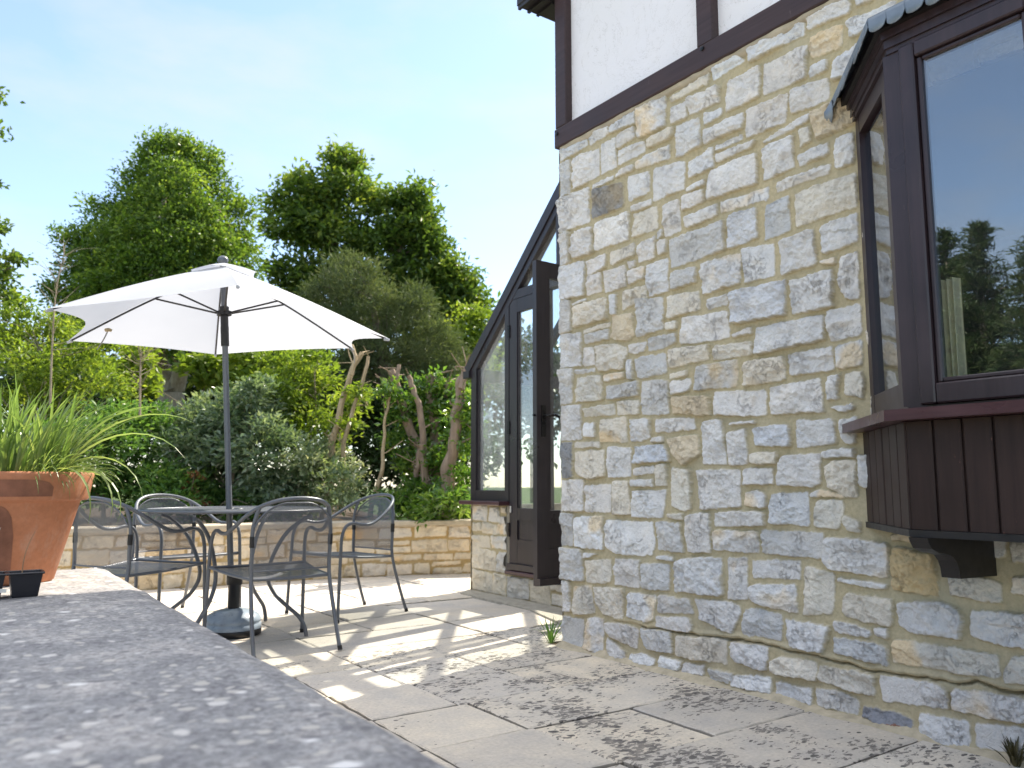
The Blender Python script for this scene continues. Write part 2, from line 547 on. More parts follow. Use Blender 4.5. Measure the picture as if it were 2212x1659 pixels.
def m_slab():
    t = NT('paving_slabs'); oc = t.coord()
    rnd = t.attr("rnd")
    base = t.ramp(rnd, [(0, (.55, .51, .455)), (.3, (.70, .63, .53)), (.6, (.62, .58, .53)), (.8, (.74, .66, .54)), (1, (.66, .62, .56))])
    n1 = t.noise(oc, 5, 5, .6); n2 = t.noise(oc, 70, 4, .65)
    c = t.mix(1.0, base, t.ramp(n1, [(.3, (.86, .86, .88)), (.7, (1.10, 1.06, 1.0))]), 'MULTIPLY')
    c = t.mix(1.0, c, t.ramp(n2, [(.3, .86), (.7, 1.1)]), 'MULTIPLY')
    # black lichen: streaky flecks that gather in patches, more on some slabs
    warp = t.new("ShaderNodeVectorMath"); warp.operation = 'ADD'
    nv = t.noise(oc, 9, 3, .6, out="Color")
    sc = t.new("ShaderNodeVectorMath"); sc.operation = 'SCALE'; sc.inputs[3].default_value = .06
    t.l(nv, sc.inputs[0])
    t.l(oc, warp.inputs[0]); t.l(sc.outputs[0], warp.inputs[1])
    mp = t.new("ShaderNodeMapping"); mp.inputs["Rotation"].default_value = (0, 0, R(-28)); mp.inputs["Scale"].default_value = (26, 62, 40)
    t.l(warp.outputs[0], mp.inputs["Vector"])
    fl = t.noise(mp.outputs[0], 1.0, 3, .6, 0.3)
    mp2 = t.new("ShaderNodeMapping"); mp2.inputs["Rotation"].default_value = (0, 0, R(-28)); mp2.inputs["Scale"].default_value = (22, 46, 30)
    t.l(warp.outputs[0], mp2.inputs["Vector"])
    vo = t.new("ShaderNodeTexVoronoi"); vo.inputs["Scale"].default_value = 1.0; vo.feature = 'F1'
    t.l(mp2.outputs[0], vo.inputs["Vector"])
    cellr = t.new("ShaderNodeSeparateColor"); t.l(vo.outputs["Color"], cellr.inputs[0])
    patch = t.noise(oc, 2.6, 4, .6)
    lich = t.attr("lichen")
    amt = t.math('MULTIPLY', t.ramp(patch, [(.32, 0.0), (.62, 1.0)]), lich)
    thr = t.math('SUBTRACT', .775, t.math('MULTIPLY', amt, .265))
    f1 = t.math('MULTIPLY', t.math('SUBTRACT', fl, thr), 40.0, True)
    rad = t.math('MULTIPLY', t.math('SUBTRACT', t.math('ADD', cellr.outputs[0], t.math('MULTIPLY', amt, .75)), .95), .80)
    f2 = t.math('MULTIPLY', t.math('SUBTRACT', rad, vo.outputs["Distance"]), 26.0, True)
    f = t.math('MAXIMUM', t.math('MULTIPLY', f1, .8), f2)
    f = t.math('MULTIPLY', f, t.ramp(t.noise(oc, 30, 3, .6), [(.3, .8), (.6, 1.0)]))
    c = t.mix(f, c, (.06, .053, .05))
    grey = t.math('MULTIPLY', amt, .22)
    c = t.mix(grey, c, (.36, .33, .30))
    joint = t.attr("joint")
    c = t.mix(joint, c, t.ramp(n1, [(.35, (.045, .038, .028)), (.65, (.11, .095, .07))]))
    mpr = t.new("ShaderNodeMapping"); mpr.inputs["Rotation"].default_value = (0, 0, R(-28)); mpr.inputs["Scale"].default_value = (7, 26, 10)
    t.l(oc, mpr.inputs["Vector"])
    rip = t.noise(mpr.outputs[0], 1.0, 6, .65, .5)
    h = t.math('ADD', t.math('MULTIPLY', rip, 1.0), t.math('MULTIPLY', n2, .25))
    h = t.math('SUBTRACT', h, t.math('MULTIPLY', f, .25))
    return t.done(t.pbsdf(c, .85, spec=.3, normal=t.bump(h, .5, .012)))


MAT['slab'] = m_slab()


def m_coping():
    t = NT('speckled_coping'); oc = t.coord()
    n1 = t.noise(oc, 6, 4, .6); n2 = t.noise(oc, 85, 4, .7)
    n0 = t.noise(oc, 11, 6, .7, .4)
    c = t.ramp(t.math('ADD', t.math('MULTIPLY', n1, .5), t.math('MULTIPLY', n0, .5)), [(.36, (.21, .20, .205)), (.5, (.30, .29, .285)), (.64, (.45, .415, .39))])
    c = t.mix(1.0, c, t.ramp(n2, [(.3, .55), (.5, 1.0), (.7, 1.5)]), 'MULTIPLY')
    for sc, lo, thr, colr in ((34, .30, .48, (.19, .18, .185)), (30, .35, .46, (.54, .50, .45)), (22, .74, .46, (.66, .62, .58)), (13, .55, .25, (.85, .82, .79))):
        v = t.new("ShaderNodeTexVoronoi"); v.inputs["Scale"].default_value = sc
        wv = t.new("ShaderNodeVectorMath"); wv.operation = 'ADD'
        s2 = t.new("ShaderNodeVectorMath"); s2.operation = 'SCALE'; s2.inputs[3].default_value = .035
        t.l(t.noise(oc, 24, 2, .5, out="Color"), s2.inputs[0]); t.l(oc, wv.inputs[0]); t.l(s2.outputs[0], wv.inputs[1])
        t.l(wv.outputs[0], v.inputs["Vector"])
        sp = t.new("ShaderNodeSeparateColor"); t.l(v.outputs["Color"], sp.inputs[0])
        rad = t.math('MULTIPLY', t.math('SUBTRACT', sp.outputs[0], lo), thr / (1 - lo))
        if sc == 13: rad = t.math('MULTIPLY', t.math('SUBTRACT', sp.outputs[0], .62), 1.0)
        f = t.math('MULTIPLY', t.math('SUBTRACT', rad, v.outputs["Distance"]), 8.0, True)
        c = t.mix(t.math('MULTIPLY', f, .85), c, colr)
    return t.done(t.pbsdf(c, .9, spec=.2, normal=t.bump(n2, .5, .004)))


MAT['coping'] = m_coping()
MAT['coping_far'] = m_plain('pale_coping', (.46, .40, .31), .85, spec=.2, nscale=12, var=.2, bump=.3)
MAT['haunch'] = m_plain('cement_fillet', (.50, .43, .31), .92, spec=.15, nscale=18, var=.22, bump=.5)
MAT['bounce_ground'] = m_plain('pale_bounce_ground', (.66, .60, .50), .95, spec=.1, nscale=90, var=.3, bump=.6)
MAT['earth'] = m_plain('earth', (.075, .055, .035), .95, spec=.1, nscale=6, var=.35, bump=.6)
MAT['lawn'] = m_plain('rough_grass', (.06, .085, .025), .9, spec=.1, nscale=3, var=.35, bump=.6)
MAT['soil'] = m_plain('potting_soil', (.035, .025, .018), .95, spec=.1, nscale=50, var=.5, bump=.8)
MAT['conc'] = m_plain('worn_step', (.40, .37, .31), .9, spec=.2, nscale=20, var=.2, bump=.4)


def m_fabric():
    t = NT('white_canopy_fabric'); oc = t.coord()
    n = t.noise(oc, 3, 3, .5); fine = t.noise(oc, 300, 2, .5)
    c = t.ramp(n, [(.3, (.58, .60, .635)), (.7, (.63, .65, .685))])
    nb = t.bump(n, .10, .03)
    b = t.pbsdf(c, .8, spec=.2, normal=t.bump(fine, .1, .001, nb))
    tl = t.new("ShaderNodeBsdfTranslucent"); tl.inputs[0].default_value = (.50, .53, .60, 1)
    mx = t.new("ShaderNodeMixShader"); mx.inputs[0].default_value = .40
    t.l(b.outputs[0], mx.inputs[1]); t.l(tl.outputs[0], mx.inputs[2])
    return t.done(mx.outputs[0])


MAT['fabric'] = m_fabric()


def m_mesh(name='woven_steel_mesh', hole=.5, freq=520.0):
    """expanded metal: real see-through holes in a diamond grid, laid in the sheet's own metric coordinates."""
    t = NT(name)
    sp = t.new("ShaderNodeSeparateXYZ"); t.l(t.attr("uvm", "Vector"), sp.inputs[0])
    a = t.math('ADD', sp.outputs[0], sp.outputs[1]); b = t.math('SUBTRACT', sp.outputs[0], sp.outputs[1])
    s1 = t.math('ABSOLUTE', t.math('SINE', t.math('MULTIPLY', a, freq)))
    s2 = t.math('ABSOLUTE', t.math('SINE', t.math('MULTIPLY', b, freq)))
    f = t.math('GREATER_THAN', t.math('MULTIPLY', s1, s2), 1 - hole)
    b1 = t.pbsdf((.14, .15, .175), .38, .25)
    tr = t.new("ShaderNodeBsdfTransparent")
    mx = t.new("ShaderNodeMixShader"); t.l(f, mx.inputs[0]); t.l(b1.outputs[0], mx.inputs[1]); t.l(tr.outputs[0], mx.inputs[2])
    return t.done(mx.outputs[0])


MAT['mesh'] = m_mesh('woven_steel_seat', .14)
MAT['mesh_back'] = m_mesh('woven_steel_back', .52)
MAT['mesh_top'] = m_mesh('woven_steel_tabletop', .25)


def m_terra():
    t = NT('terracotta'); oc = t.coord()
    n = t.noise(oc, 6, 5, .6); f = t.noise(oc, 60, 4, .6)
    c = t.ramp(n, [(.3, (.40, .155, .075)), (.6, (.48, .20, .105)), (.8, (.53, .26, .15))])
    c = t.mix(1.0, c, t.ramp(f, [(.3, .9), (.7, 1.08)]), 'MULTIPLY')
    salt = t.noise(t.coord(scale=(5, 5, 2)), 1.5, 6, .7)
    c = t.mix(t.ramp(salt, [(.55, 0.0), (.74, .45)]), c, (.55, .40, .32))
    return t.done(t.pbsdf(c, .72, spec=.3, normal=t.bump(f, .12, .003)))


MAT['terra'] = m_terra()
MAT['terra_dark'] = m_plain('darker_terracotta', (.24, .105, .065), .8, spec=.2, nscale=14, var=.3, bump=.2)
MAT['curtain'] = m_plain('cream_curtain', (.88, .80, .62), .9, spec=.1, nscale=8, var=.06)
MAT['curtain_white'] = m_plain('white_curtain_lining', (.85, .84, .80), .9, spec=.1, nscale=8, var=.04)
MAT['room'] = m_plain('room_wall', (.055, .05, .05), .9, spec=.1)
MAT['roof'] = m_plain('roof_tiles', (.10, .07, .055), .8, nscale=6, var=.3, bump=.4)
MAT['plastic'] = m_plain('black_seed_tray_plastic', (.013, .013, .018), .32, 0, .5, 40)
MAT['base'] = m_plain('blue_grey_base_plastic', (.27, .33, .40), .30, 0, .5, 40, .1, .04)
MAT['cord'] = m_plain('grey_cord', (.25, .25, .25), .8)

# ------------------------------------------------------------------ rubble masonry as real relief
PAL = dict(w=(.765, .745, .73), c=(.765, .715, .63), g=(.64, .63, .62), d=(.36, .36, .365), b=(.70, .71, .745),
           l=(.86, .85, .84), o=(.70, .60, .45), O=(.67, .52, .30), B=(.31, .32, .36), r=(.36, .19, .14))


def rubble_field(polys, types, U, V, seed=1, relief=.028, gap=0.0, crack=None, soft=.010):
    """height, stone mask and colour on the grid U x V (metres along the wall, metres up)."""
    rng = np.random.default_rng(seed)
    nu, nv = len(U), len(V)
    UU, VV = np.meshgrid(U, V, indexing='ij')
    wu = UU + .006 * fbm(UU * 16, VV * 16, seed + 1, 3) + .0060 * fbm(UU * 55, VV * 55, seed + 2, 3, .6)
    wv = VV + .006 * fbm(UU * 16, VV * 16, seed + 4, 3) + .0060 * fbm(UU * 55, VV * 55, seed + 5, 3, .6)
    H = np.zeros((nu, nv)); M = np.zeros((nu, nv)); Cc = np.zeros((nu, nv, 3)); Cc[:] = PAL['w']
    f_rock = fbm(UU * 22, VV * 22, seed + 7, 4, .55)
    f_ridge = 1 - np.abs(fbm(UU * 11, VV * 14, seed + 8, 4, .55)) * 2
    f_fine = fbm(UU * 90, VV * 90, seed + 9, 3, .6)
    mort = .0035 * fbm(UU * 9, VV * 9, seed + 10, 3) + .0012 * f_fine
    H[:] = mort
    du = U[1] - U[0]; dv = V[1] - V[0]
    for poly, ty in zip(polys, types):
        P = np.array(poly, float)
        area = .5 * np.sum(P[:, 0] * np.roll(P[:, 1], -1) - np.roll(P[:, 0], -1) * P[:, 1])
        if area < 0: P = P[::-1]
        ar = abs(area)
        i0 = max(int((P[:, 0].min() - .03 - U[0]) / du), 0); i1 = min(int((P[:, 0].max() + .03 - U[0]) / du) + 2, nu)
        j0 = max(int((P[:, 1].min() - .03 - V[0]) / dv), 0); j1 = min(int((P[:, 1].max() + .03 - V[0]) / dv) + 2, nv)
        r_t = rng.normal(size=12); r_u = rng.random(12)
        if i1 - i0 < 2 or j1 - j0 < 2: continue
        a = wu[i0:i1, j0:j1]; b = wv[i0:i1, j0:j1]
        k = .0045 if ar > .006 else .003
        D = 0
        for q in range(len(P)):
            p0 = P[q]; p1 = P[(q + 1) % len(P)]
            e = p1 - p0; L = np.hypot(*e)
            if L < 1e-4: continue
            n = np.array([e[1], -e[0]]) / L                # outward for counter-clockwise
            D = D + np.exp(np.clip(((a - p0[0]) * n[0] + (b - p0[1]) * n[1]) / k, -40, 40))
        s = -k * np.log(D + 1e-12) - gap                   # >0 inside
        edge = np.clip((s + .002) / soft, 0, 1)
        prof = 1 - (1 - edge) ** 3.0
        cu, cv = P.mean(0)
        su = max(np.ptp(P[:, 0]), .05); sv = max(np.ptp(P[:, 1]), .05)
        x = (a - cu) / su; y = (b - cv) / sv
        sc = min(1.0, .35 + ar / .03)
        # split faces: the lowest of three random facets
        face = np.minimum(np.minimum(.006 + .030 * r_t[0] * .5 * x + .018 * r_t[1] * y,
                                     .008 + .05 * (r_u[0] - .5) * x + .05 * (r_u[1] - .3) * y + .006 * r_t[2]),
                          .010 - .04 * r_u[2] * np.abs(x + .3 * r_t[3]) + .03 * (r_u[3] - .5) * y)
        loc_r = f_rock[i0:i1, j0:j1]; loc_g = f_ridge[i0:i1, j0:j1]; loc_f = f_fine[i0:i1, j0:j1]
        rough = .008 + .016 * r_u[4]
        h = relief * (.72 + .45 * r_u[5]) + sc * (face + rough * (loc_r * .9 + .55 * (loc_g - .5)) + .0045 * loc_f)
        # split scars: part of the face has flaked off along a ragged line
        for q in range(1 + int(r_u[9] * 3.2)):
            th = rng.uniform(0, 6.28); of = rng.uniform(-.30, .34)
            ln = np.cos(th) * x + np.sin(th) * y * 1.0 - of + .22 * loc_r + .08 * fbm(a * 38 + q * 7, b * 38, seed + 31, 3, .6)
            wd = rng.uniform(.012, .05)
            h = h - sc * rng.uniform(.003, .0105) * np.clip(ln / wd, 0, 1)
        h = np.maximum(h, .006) * prof
        ins = s > -.002
        cur = H[i0:i1, j0:j1]
        take = ins & (h > cur)
        cur[take] = h[take]
        mm = M[i0:i1, j0:j1]
        mm[...] = np.maximum(mm, np.clip((s + .001) / .004, 0, 1))
        base = np.array(PAL[ty]) * (1 + .10 * (r_u[6] - .5)) * np.array([1 + .012 * r_t[6], 1, 1 - .015 * r_t[6]])
        blot = fbm(a * 7, b * 7, int(r_u[7] * 50), 3)
        col = base[None, None, :] * (1 + .12 * blot[..., None] * np.array([1, .95, .85]))
        if r_u[8] > .80:
            w = np.clip(blot * 3 - .3, 0, 1)[..., None]
            col = col * (1 - w) + w * col * np.array([1.05, .90, .68])
        Cc[i0:i1, j0:j1][ins] = col[ins]
    if crack is not None:
        cx = np.array([c[0] for c in crack]); cz = np.array([c[1] for c in crack])
        o = np.argsort(cx)
        zc = np.interp(UU, cx[o], cz[o]) + .010 * fbm(UU * 14, VV * 0 + 3, seed + 21, 3)
        wid = .0035 + .0075 * np.clip(fbm(UU * 5, VV * 0 + 1, seed + 22, 2) + .2, 0, 1)
        g = np.clip(1 - np.abs(VV - zc) / wid, 0, 1) * ((UU > cx.min()) & (UU < cx.max()))
        H -= .040 * np.sqrt(g) * (1 - M * .6)
        lip = np.clip(1 - np.abs(VV - zc - wid - .012) / .016, 0, 1) * ((UU > cx.min() - .2) & (UU < cx.max() + .2))
        H += .012 * lip * (1 - M)
    return H, M, Cc


def coursed(u0, u1, v0, v1, seed, hmin=.07, hmax=.16, lmin=.11, lmax=.36, gap=.016, pal="wwwwccgw", first=None):
    """random squared-rubble polygons, courses that break and step."""
    rng = np.random.default_rng(seed)
    polys = []; types = []
    v = v0
    while v < v1 - .035:
        h = rng.uniform(hmin, hmax)
        if v + h > v1 - .05: h = v1 - v
        u = u0 - rng.uniform(0, .1)
        while u < u1:
            l = rng.uniform(lmin, lmax) * (1.0 if h > .1 else 1.1)
            if rng.random() < .22 and h > .12:                # two thin stones instead of one
                m = v + h * rng.uniform(.4, .6)
                rows = [(v, m), (m, v + h)]
            else:
                rows = [(v, v + h)]
            for (a, b) in rows:
                j = lambda: rng.normal() * .008
                g = gap / 2
                polys.append([(max(u + g + j(), u0 + .003), a + g + j()), (min(u + l - g + j(), u1 - .003), a + g + j()),
                              (min(u + l - g + j(), u1 - .003), b - g + j()), (max(u + g + j(), u0 + .003), b - g + j())])
                types.append(pal[rng.integers(len(pal))])
            u += l
        v += h
    return polys, types


def relief_mesh(name, U, V, H, M, C, pos, mat, parent=None, keep=None, flip=False):
    """pos(U, V, H) -> xyz arrays."""
    nu, nv = len(U), len(V)
    UU, VV = np.meshgrid(U, V, indexing='ij')
    X, Y, Z = pos(UU, VV, H)
    P = np.stack([X, Y, Z], -1).reshape(-1, 3)
    i, j = np.meshgrid(np.arange(nu - 1), np.arange(nv - 1), indexing='ij')
    q = np.stack([i * nv + j, (i + 1) * nv + j, (i + 1) * nv + j + 1, i * nv + j + 1], -1).reshape(-1, 4)
    if keep is not None:
        k = keep(.5 * (UU[:-1, :-1] + UU[1:, 1:]), .5 * (VV[:-1, :-1] + VV[1:, 1:])).ravel()
        q = q[k]
    if flip: q = q[:, ::-1]
    col = np.concatenate([C.reshape(-1, 3), np.ones((nu * nv, 1))], 1)
    me = fast_mesh(name, P, q, {'stone': ('FLOAT_COLOR', col), 'mask': ('FLOAT', M.reshape(-1))}, True)
    return link_mesh(name, me, mat, parent)


STONES = "w3758,2996 3504,2979 3505,2929 3759,2920;w3498,2985 3311,2992 3307,2930 3488,2923;w3296,2986 3087,2985 3084,2912 3302,2932;w3072,2990 2857,2981 2871,2810 3072,2818;c2826,2958 2559,2979 2565,2923 2827,2927;l2542,2991 2377,2994 2338,2945 2541,2925;w2321,2991 2012,2991 2012,2917 2314,2921;w1996,2989 1785,2978 1791,2908 1999,2931;g3753,2901 3656,2893 3665,2683 3772,2684;w3644,2904 3400,2881 3398,2714 3641,2695;w3383,2894 3251,2891 3250,2710 3387,2714;w3240,2883 3099,2900 3096,2830 3242,2821;w3237,2808 3015,2786 3022,2725 3244,2715;c3001,2788 2810,2790 2825,2734 3003,2733;w2796,2788 2628,2770 2625,2619 2803,2608;w2832,2898 2711,2897 2714,2804 2827,2807;w2698,2892 2492,2885 2499,2797 2701,2802;w2599,2776 2489,2764 2490,2727 2602,2714;w2449,2879 2255,2882 2265,2733 2464,2726;w2241,2876 2002,2868 2014,2710 2244,2727;w2607,2690 2357,2687 2367,2613 2605,2615;w2349,2699 2108,2680 2131,2553 2352,2555;w2535,2580 2365,2581 2370,2558 2536,2555;w2533,2538 2289,2526 2326,2496 2535,2494;w2262,2507 2003,2550 2012,2510 2255,2495;w2095,2689 1902,2674 1908,2568 2096,2576;c1987,2898 1826,2880 1836,2776 1988,2791;w1994,2754 1902,2752 1905,2706 2001,2705;w1810,2882 1590,2865 1600,2789 1800,2798;w1764,2972 1681,2958 1683,2914 1763,2917;w1861,2735 1739,2769 1753,2640 1887,2642;o1991,2540 1774,2541 1787,2416 1974,2414;w1892,2383 1802,2382 1810,2246 1896,2253;w2078,2374 1921,2383 1924,2329 2078,2319;c2063,2492 2001,2480 1998,2417 2061,2405;w2194,2282 1911,2289 1920,2245 2193,2240;w2260,2476 2096,2479 2097,2326 2261,2312;w2567,2466 2292,2466 2295,2314 2597,2322;w2718,2566 2547,2584 2551,2477 2722,2474;w2969,2609 2739,2579 2744,2429 2974,2424;w3165,2631 2992,2603 2996,2486 3160,2479;w3095,2687 2839,2702 2842,2621 3091,2646;w3261,2677 3115,2686 3116,2651 3261,2651;w3464,2675 3276,2675 3282,2647 3465,2645;d3464,2639 3195,2605 3206,2465 3467,2465;w3774,2674 3488,2669 3492,2457 3779,2462;w3132,2449 2979,2445 2983,2411 3133,2415;l2734,2427 2607,2440 2608,2409 2735,2407;w2767,2399 2612,2389 2615,2325 2770,2311;w2898,2388 2787,2383 2777,2215 2891,2212;c3115,2399 2942,2396 2943,2266 3133,2269;l3439,2440 3155,2421 3159,2265 3446,2272;w3651,2423 3460,2420 3463,2262 3649,2270;g3781,2457 3673,2446 3676,2250 3786,2258;w2752,2277 2531,2288 2536,2226 2751,2218;w2510,2289 2232,2280 2232,2222 2515,2232;g2865,2193 2495,2189 2498,2044 2857,2032;b2462,2205 2310,2203 2304,2052 2486,2046;g2256,2201 2128,2215 2127,2043 2269,2034;c2099,2206 1804,2208 1808,2062 2102,2053;w1986,2026 1810,2034 1813,1913 1977,1901;w2197,2010 2015,2026 2008,1859 2185,1857;w2393,2027 2219,2007 2222,1860 2390,1857;w1983,1866 1919,1875 1918,1847 1981,1853;w1893,1871 1813,1874 1819,1670 1876,1681 1910,1753;w2662,2017 2404,2012 2416,1862 2644,1853;g2855,2007 2687,2009 2684,1925 2851,1918;w3028,2086 2875,2096 2874,1918 3015,1913;w3171,2087 3041,2092 3047,2029 3166,2010;w3173,2135 3115,2139 3116,2103 3167,2099;w3095,2220 2957,2234 2965,2112 3090,2116;w2942,2197 2874,2200 2877,2121 2944,2125;w2947,2244 2909,2260 2911,2215 2944,2213;c3319,2228 3119,2240 3121,2164 3317,2151;w3521,2226 3355,2231 3356,2147 3519,2138;w3788,2252 3542,2236 3546,2021 3789,2043;w3527,2137 3392,2133 3395,2016 3529,2021;w3377,2127 3185,2127 3184,2003 3371,2006;w3662,1996 3530,2007 3534,1989 3658,1984;c3226,1978 3034,1985 3033,1914 3225,1875;w3329,1987 3264,1977 3274,1863 3308,1864;c3632,1973 3360,1985 3347,1852 3656,1848;g3791,2037 3670,2023 3665,1827 3793,1830;b2475,1834 2159,1830 2174,1669 2468,1675;w2141,1813 1928,1825 1935,1663 2146,1664;w2616,1824 2492,1828 2497,1775 2621,1774;c2881,1890 2668,1881 2660,1781 2879,1772;w1970,1649 1816,1654 1821,1525 1958,1514;w2341,1637 1982,1637 1983,1530 2340,1509;w2789,1761 2494,1745 2482,1613 2800,1622;g3121,1918 2918,1894 2916,1724 3116,1710;o3308,1864 3137,1849 3137,1721 3185,1698 3319,1728;c3558,1819 3324,1827 3325,1800 3558,1797;g3546,1789 3333,1791 3338,1731 3543,1734;c2892,1755 2818,1750 2819,1714 2894,1713;g3032,1688 2827,1691 2828,1636 3031,1615;w3174,1676 3043,1679 3052,1623 3179,1628;w3789,1826 3571,1807 3570,1609 3791,1616;w3556,1714 3457,1705 3459,1598 3557,1607;c3449,1709 3244,1691 3186,1647 3222,1549 3420,1561;w3638,1592 3460,1585 3460,1566 3638,1567;g3791,1610 3651,1602 3671,1397 3798,1399;c2878,1607 2619,1601 2619,1528 2881,1511;c2591,1588 2360,1579 2361,1512 2599,1516;g2700,1501 2446,1503 2454,1375 2726,1381;g3133,1596 2904,1596 2904,1487 3119,1484;w3194,1596 3151,1594 3144,1484 3194,1489;c2885,1485 2758,1492 2759,1464 2886,1456;w2873,1445 2739,1445 2744,1385 2876,1376;w3385,1533 3215,1532 3216,1502 3382,1494;g3371,1466 3112,1468 3111,1393 3365,1390;c3625,1546 3401,1538 3392,1395 3641,1400;g3084,1467 2889,1452 2892,1278 3089,1285;c3566,1356 3301,1364 3298,1307 3563,1307;c3286,1373 3104,1365 3106,1293 3280,1300;w3798,1393 3582,1381 3581,1179 3801,1181;l3563,1275 3458,1271 3463,1192 3556,1194;c3426,1282 3210,1288 3199,1147 3425,1159;w3182,1268 3028,1266 3027,1164 3086,1147 3174,1153;w2994,1259 2722,1247 2718,1188 2983,1186;o2866,1364 2624,1344 2616,1254 2863,1278;w2591,1362 2294,1346 2294,1229 2595,1250;w2268,1352 2014,1367 2004,1224 2267,1229;c2409,1483 2186,1487 2189,1375 2416,1378;w2169,1489 1948,1497 1948,1391 2164,1393;w1935,1495 1820,1505 1824,1399 1934,1397;w2470,1629 2359,1644 2358,1614 2468,1611;w1975,1367 1927,1373 1937,1275 1986,1274;c1904,1376 1821,1378 1826,1264 1905,1286;w1977,1244 1864,1244 1865,1225 1927,1219;w1929,1188 1854,1196 1869,1083 1914,1088 1935,1127;w2148,1199 1959,1192 1956,1088 2150,1076;b2381,1180 2179,1184 2175,1087 2366,1092;w2499,1208 2356,1214 2356,1202 2500,1197;w2678,1217 2634,1232 2543,1224 2530,1012 2674,1017;w2518,1157 2413,1177 2404,1011 2519,1012;o2925,1154 2704,1160 2690,1067 2816,1013 2839,1043;w3014,1163 2938,1164 2938,1140 3015,1139;c3649,1166 3421,1161 3421,1130 3649,1131;d3806,1170 3666,1170 3669,959 3808,957;c3650,1109 3387,1114 3386,967 3524,950 3614,969 3655,1012;w3367,1123 3288,1133 3171,1114 3179,963 3359,954;b3146,1120 2942,1129 2895,1075 2887,1038 3152,1031;w3157,1005 3005,1019 3006,978 3154,965;w3172,946 3007,947 3008,909 3173,911;c2992,1023 2913,1024 2920,914 2995,914;c2888,1007 2755,991 2756,808 2811,787 2898,814;w3804,946 3569,948 3568,769 3806,763;w3541,916 3334,921 3345,767 3552,764;c3307,939 3194,941 3184,760 3315,758;w3160,887 2924,893 2954,753 3174,745;c2921,772 2818,780 2816,748 2919,754;w2719,989 2455,991 2457,817 2703,801;g3806,752 3663,753 3675,567 3813,564;l3643,735 3406,748 3410,563 3658,566;l3376,724 3027,729 3011,615 3039,555 3302,546 3383,578;g2994,733 2832,736 2812,586 2992,588;w2800,762 2751,782 2643,785 2642,598 2788,590;w2619,785 2452,801 2327,798 2327,737 2619,722;w2623,707 2364,709 2363,613 2626,616;w2238,1018 2210,1048 2031,1054 2038,921 2065,909 2243,919;c2381,1064 2248,1065 2250,1012 2383,1013;w2433,991 2271,992 2269,921 2434,919;w2430,887 2345,894 2309,872 2316,819 2384,815 2436,824;w2291,880 2098,890 2103,748 2302,750;w2087,882 2040,898 1926,880 1930,870 2085,868;c2010,1002 1973,1016 1869,1017 1871,869 1914,872 1996,906;w2022,1052 1987,1064 1868,1066 1870,1030 2024,1031;c2060,851 1935,865 1943,786 1965,735 2083,747;c1935,816 1870,851 1868,777 1767,746 1772,729 1922,731 1942,775;g2353,719 2040,722 2042,616 2343,614;w2029,699 1921,708 1750,696 1750,665 1767,563 2012,572 2037,619;g3813,554 3584,555 3579,380 3815,374;w3572,540 3468,537 3532,512 3568,509;c3561,494 3350,518 3357,389 3559,372;w3324,520 3121,530 3132,384 3324,384;g3108,514 2911,520 2921,392 3101,388;w3003,562 2881,564 2885,541 3000,541;w2878,543 2832,556 2654,580 2575,581 2574,408 2881,392;w2545,585 2431,595 2437,404 2553,393;w2408,583 2151,600 2155,519 2406,503;c2130,579 2078,581 1994,554 2011,395 2150,372;w1982,547 1902,545 1761,545 1771,523 1825,517 1981,531;w3806,366 3699,366 3697,194 3804,183;c3682,341 3511,361 3491,210 3668,187;c3499,357 3248,370 3263,210 3429,215 3459,246;l3213,357 3009,362 3039,232 3086,217 3234,225;g2999,363 2778,372 2766,297 3005,278;w2760,372 2551,389 2475,369 2484,323 2536,240 2728,282;g3809,162 3582,168 3593,14 3780,8;w3538,181 3421,199 3418,10 3585,13;w3399,175 3245,191 3141,172 3161,73 3312,95 3385,128;w3393,102 3231,46 3239,7 3366,9;w3019,258 2793,278 2771,242 2790,213 3020,203;g3131,185 2912,193 2903,95 3083,81;c2875,188 2569,210 2568,98 2879,86;l3210,42 3104,62 3019,44 3026,16 3215,6;l2986,70 2837,66 2851,21 2994,8;w2831,63 2702,73 2707,21 2838,21;w2424,467 2400,477 2178,497 2173,369 2330,385 2419,394;g2454,357 2370,374 2254,359 2269,250 2480,248;w2241,345 2023,346 2061,233 2232,234;c1964,472 1932,490 1746,486 1745,445 1757,376 1954,390 1973,409;w2009,361 1951,372 1847,354 1852,325 2007,324;w1840,361 1772,369 1780,331 1823,337;g2011,302 1839,313 1778,302 1784,229 2018,239;w1734,471 1700,482 1541,494 1489,467 1500,376 1686,368 1731,392;c1757,330 1702,344 1551,342 1387,346 1377,261 1590,248 1766,250;O1728,683 1580,666 1572,583 1573,511 1749,525 1744,665;o1740,732 1659,736 1658,702 1737,711;c1534,593 1382,594 1353,578 1354,512 1532,524;w1462,480 1353,488 1238,490 1246,381 1347,371 1473,393;c1312,606 1228,620 1234,547 1316,550;c1367,285 1337,339 1248,357 1255,259 1364,249;w2548,205 2333,214 2348,108 2383,101 2548,131;c2329,148 2262,193 2202,193 2097,203 2097,113 2314,106;c2090,179 1965,190 1841,188 1848,103 2091,120;w1827,194 1593,205 1559,192 1564,117 1816,97;w1544,198 1495,208 1311,211 1204,216 1209,149 1439,120 1549,121;g2680,58 2522,72 2550,22 2670,15;l2544,50 2506,69 2325,87 2323,21 2540,10;w2301,74 2119,83 2120,16 2306,21;g2108,83 2011,99 1915,79 1915,20 2096,19;B1894,70 1874,83 1784,69 1692,76 1698,9 1744,5 1897,17;w1672,84 1494,92 1496,8 1661,-1;w1472,94 1371,114 1238,122 1244,34 1474,16;r1817,9 1750,27 1714,10 1744,-19 1791,-15"
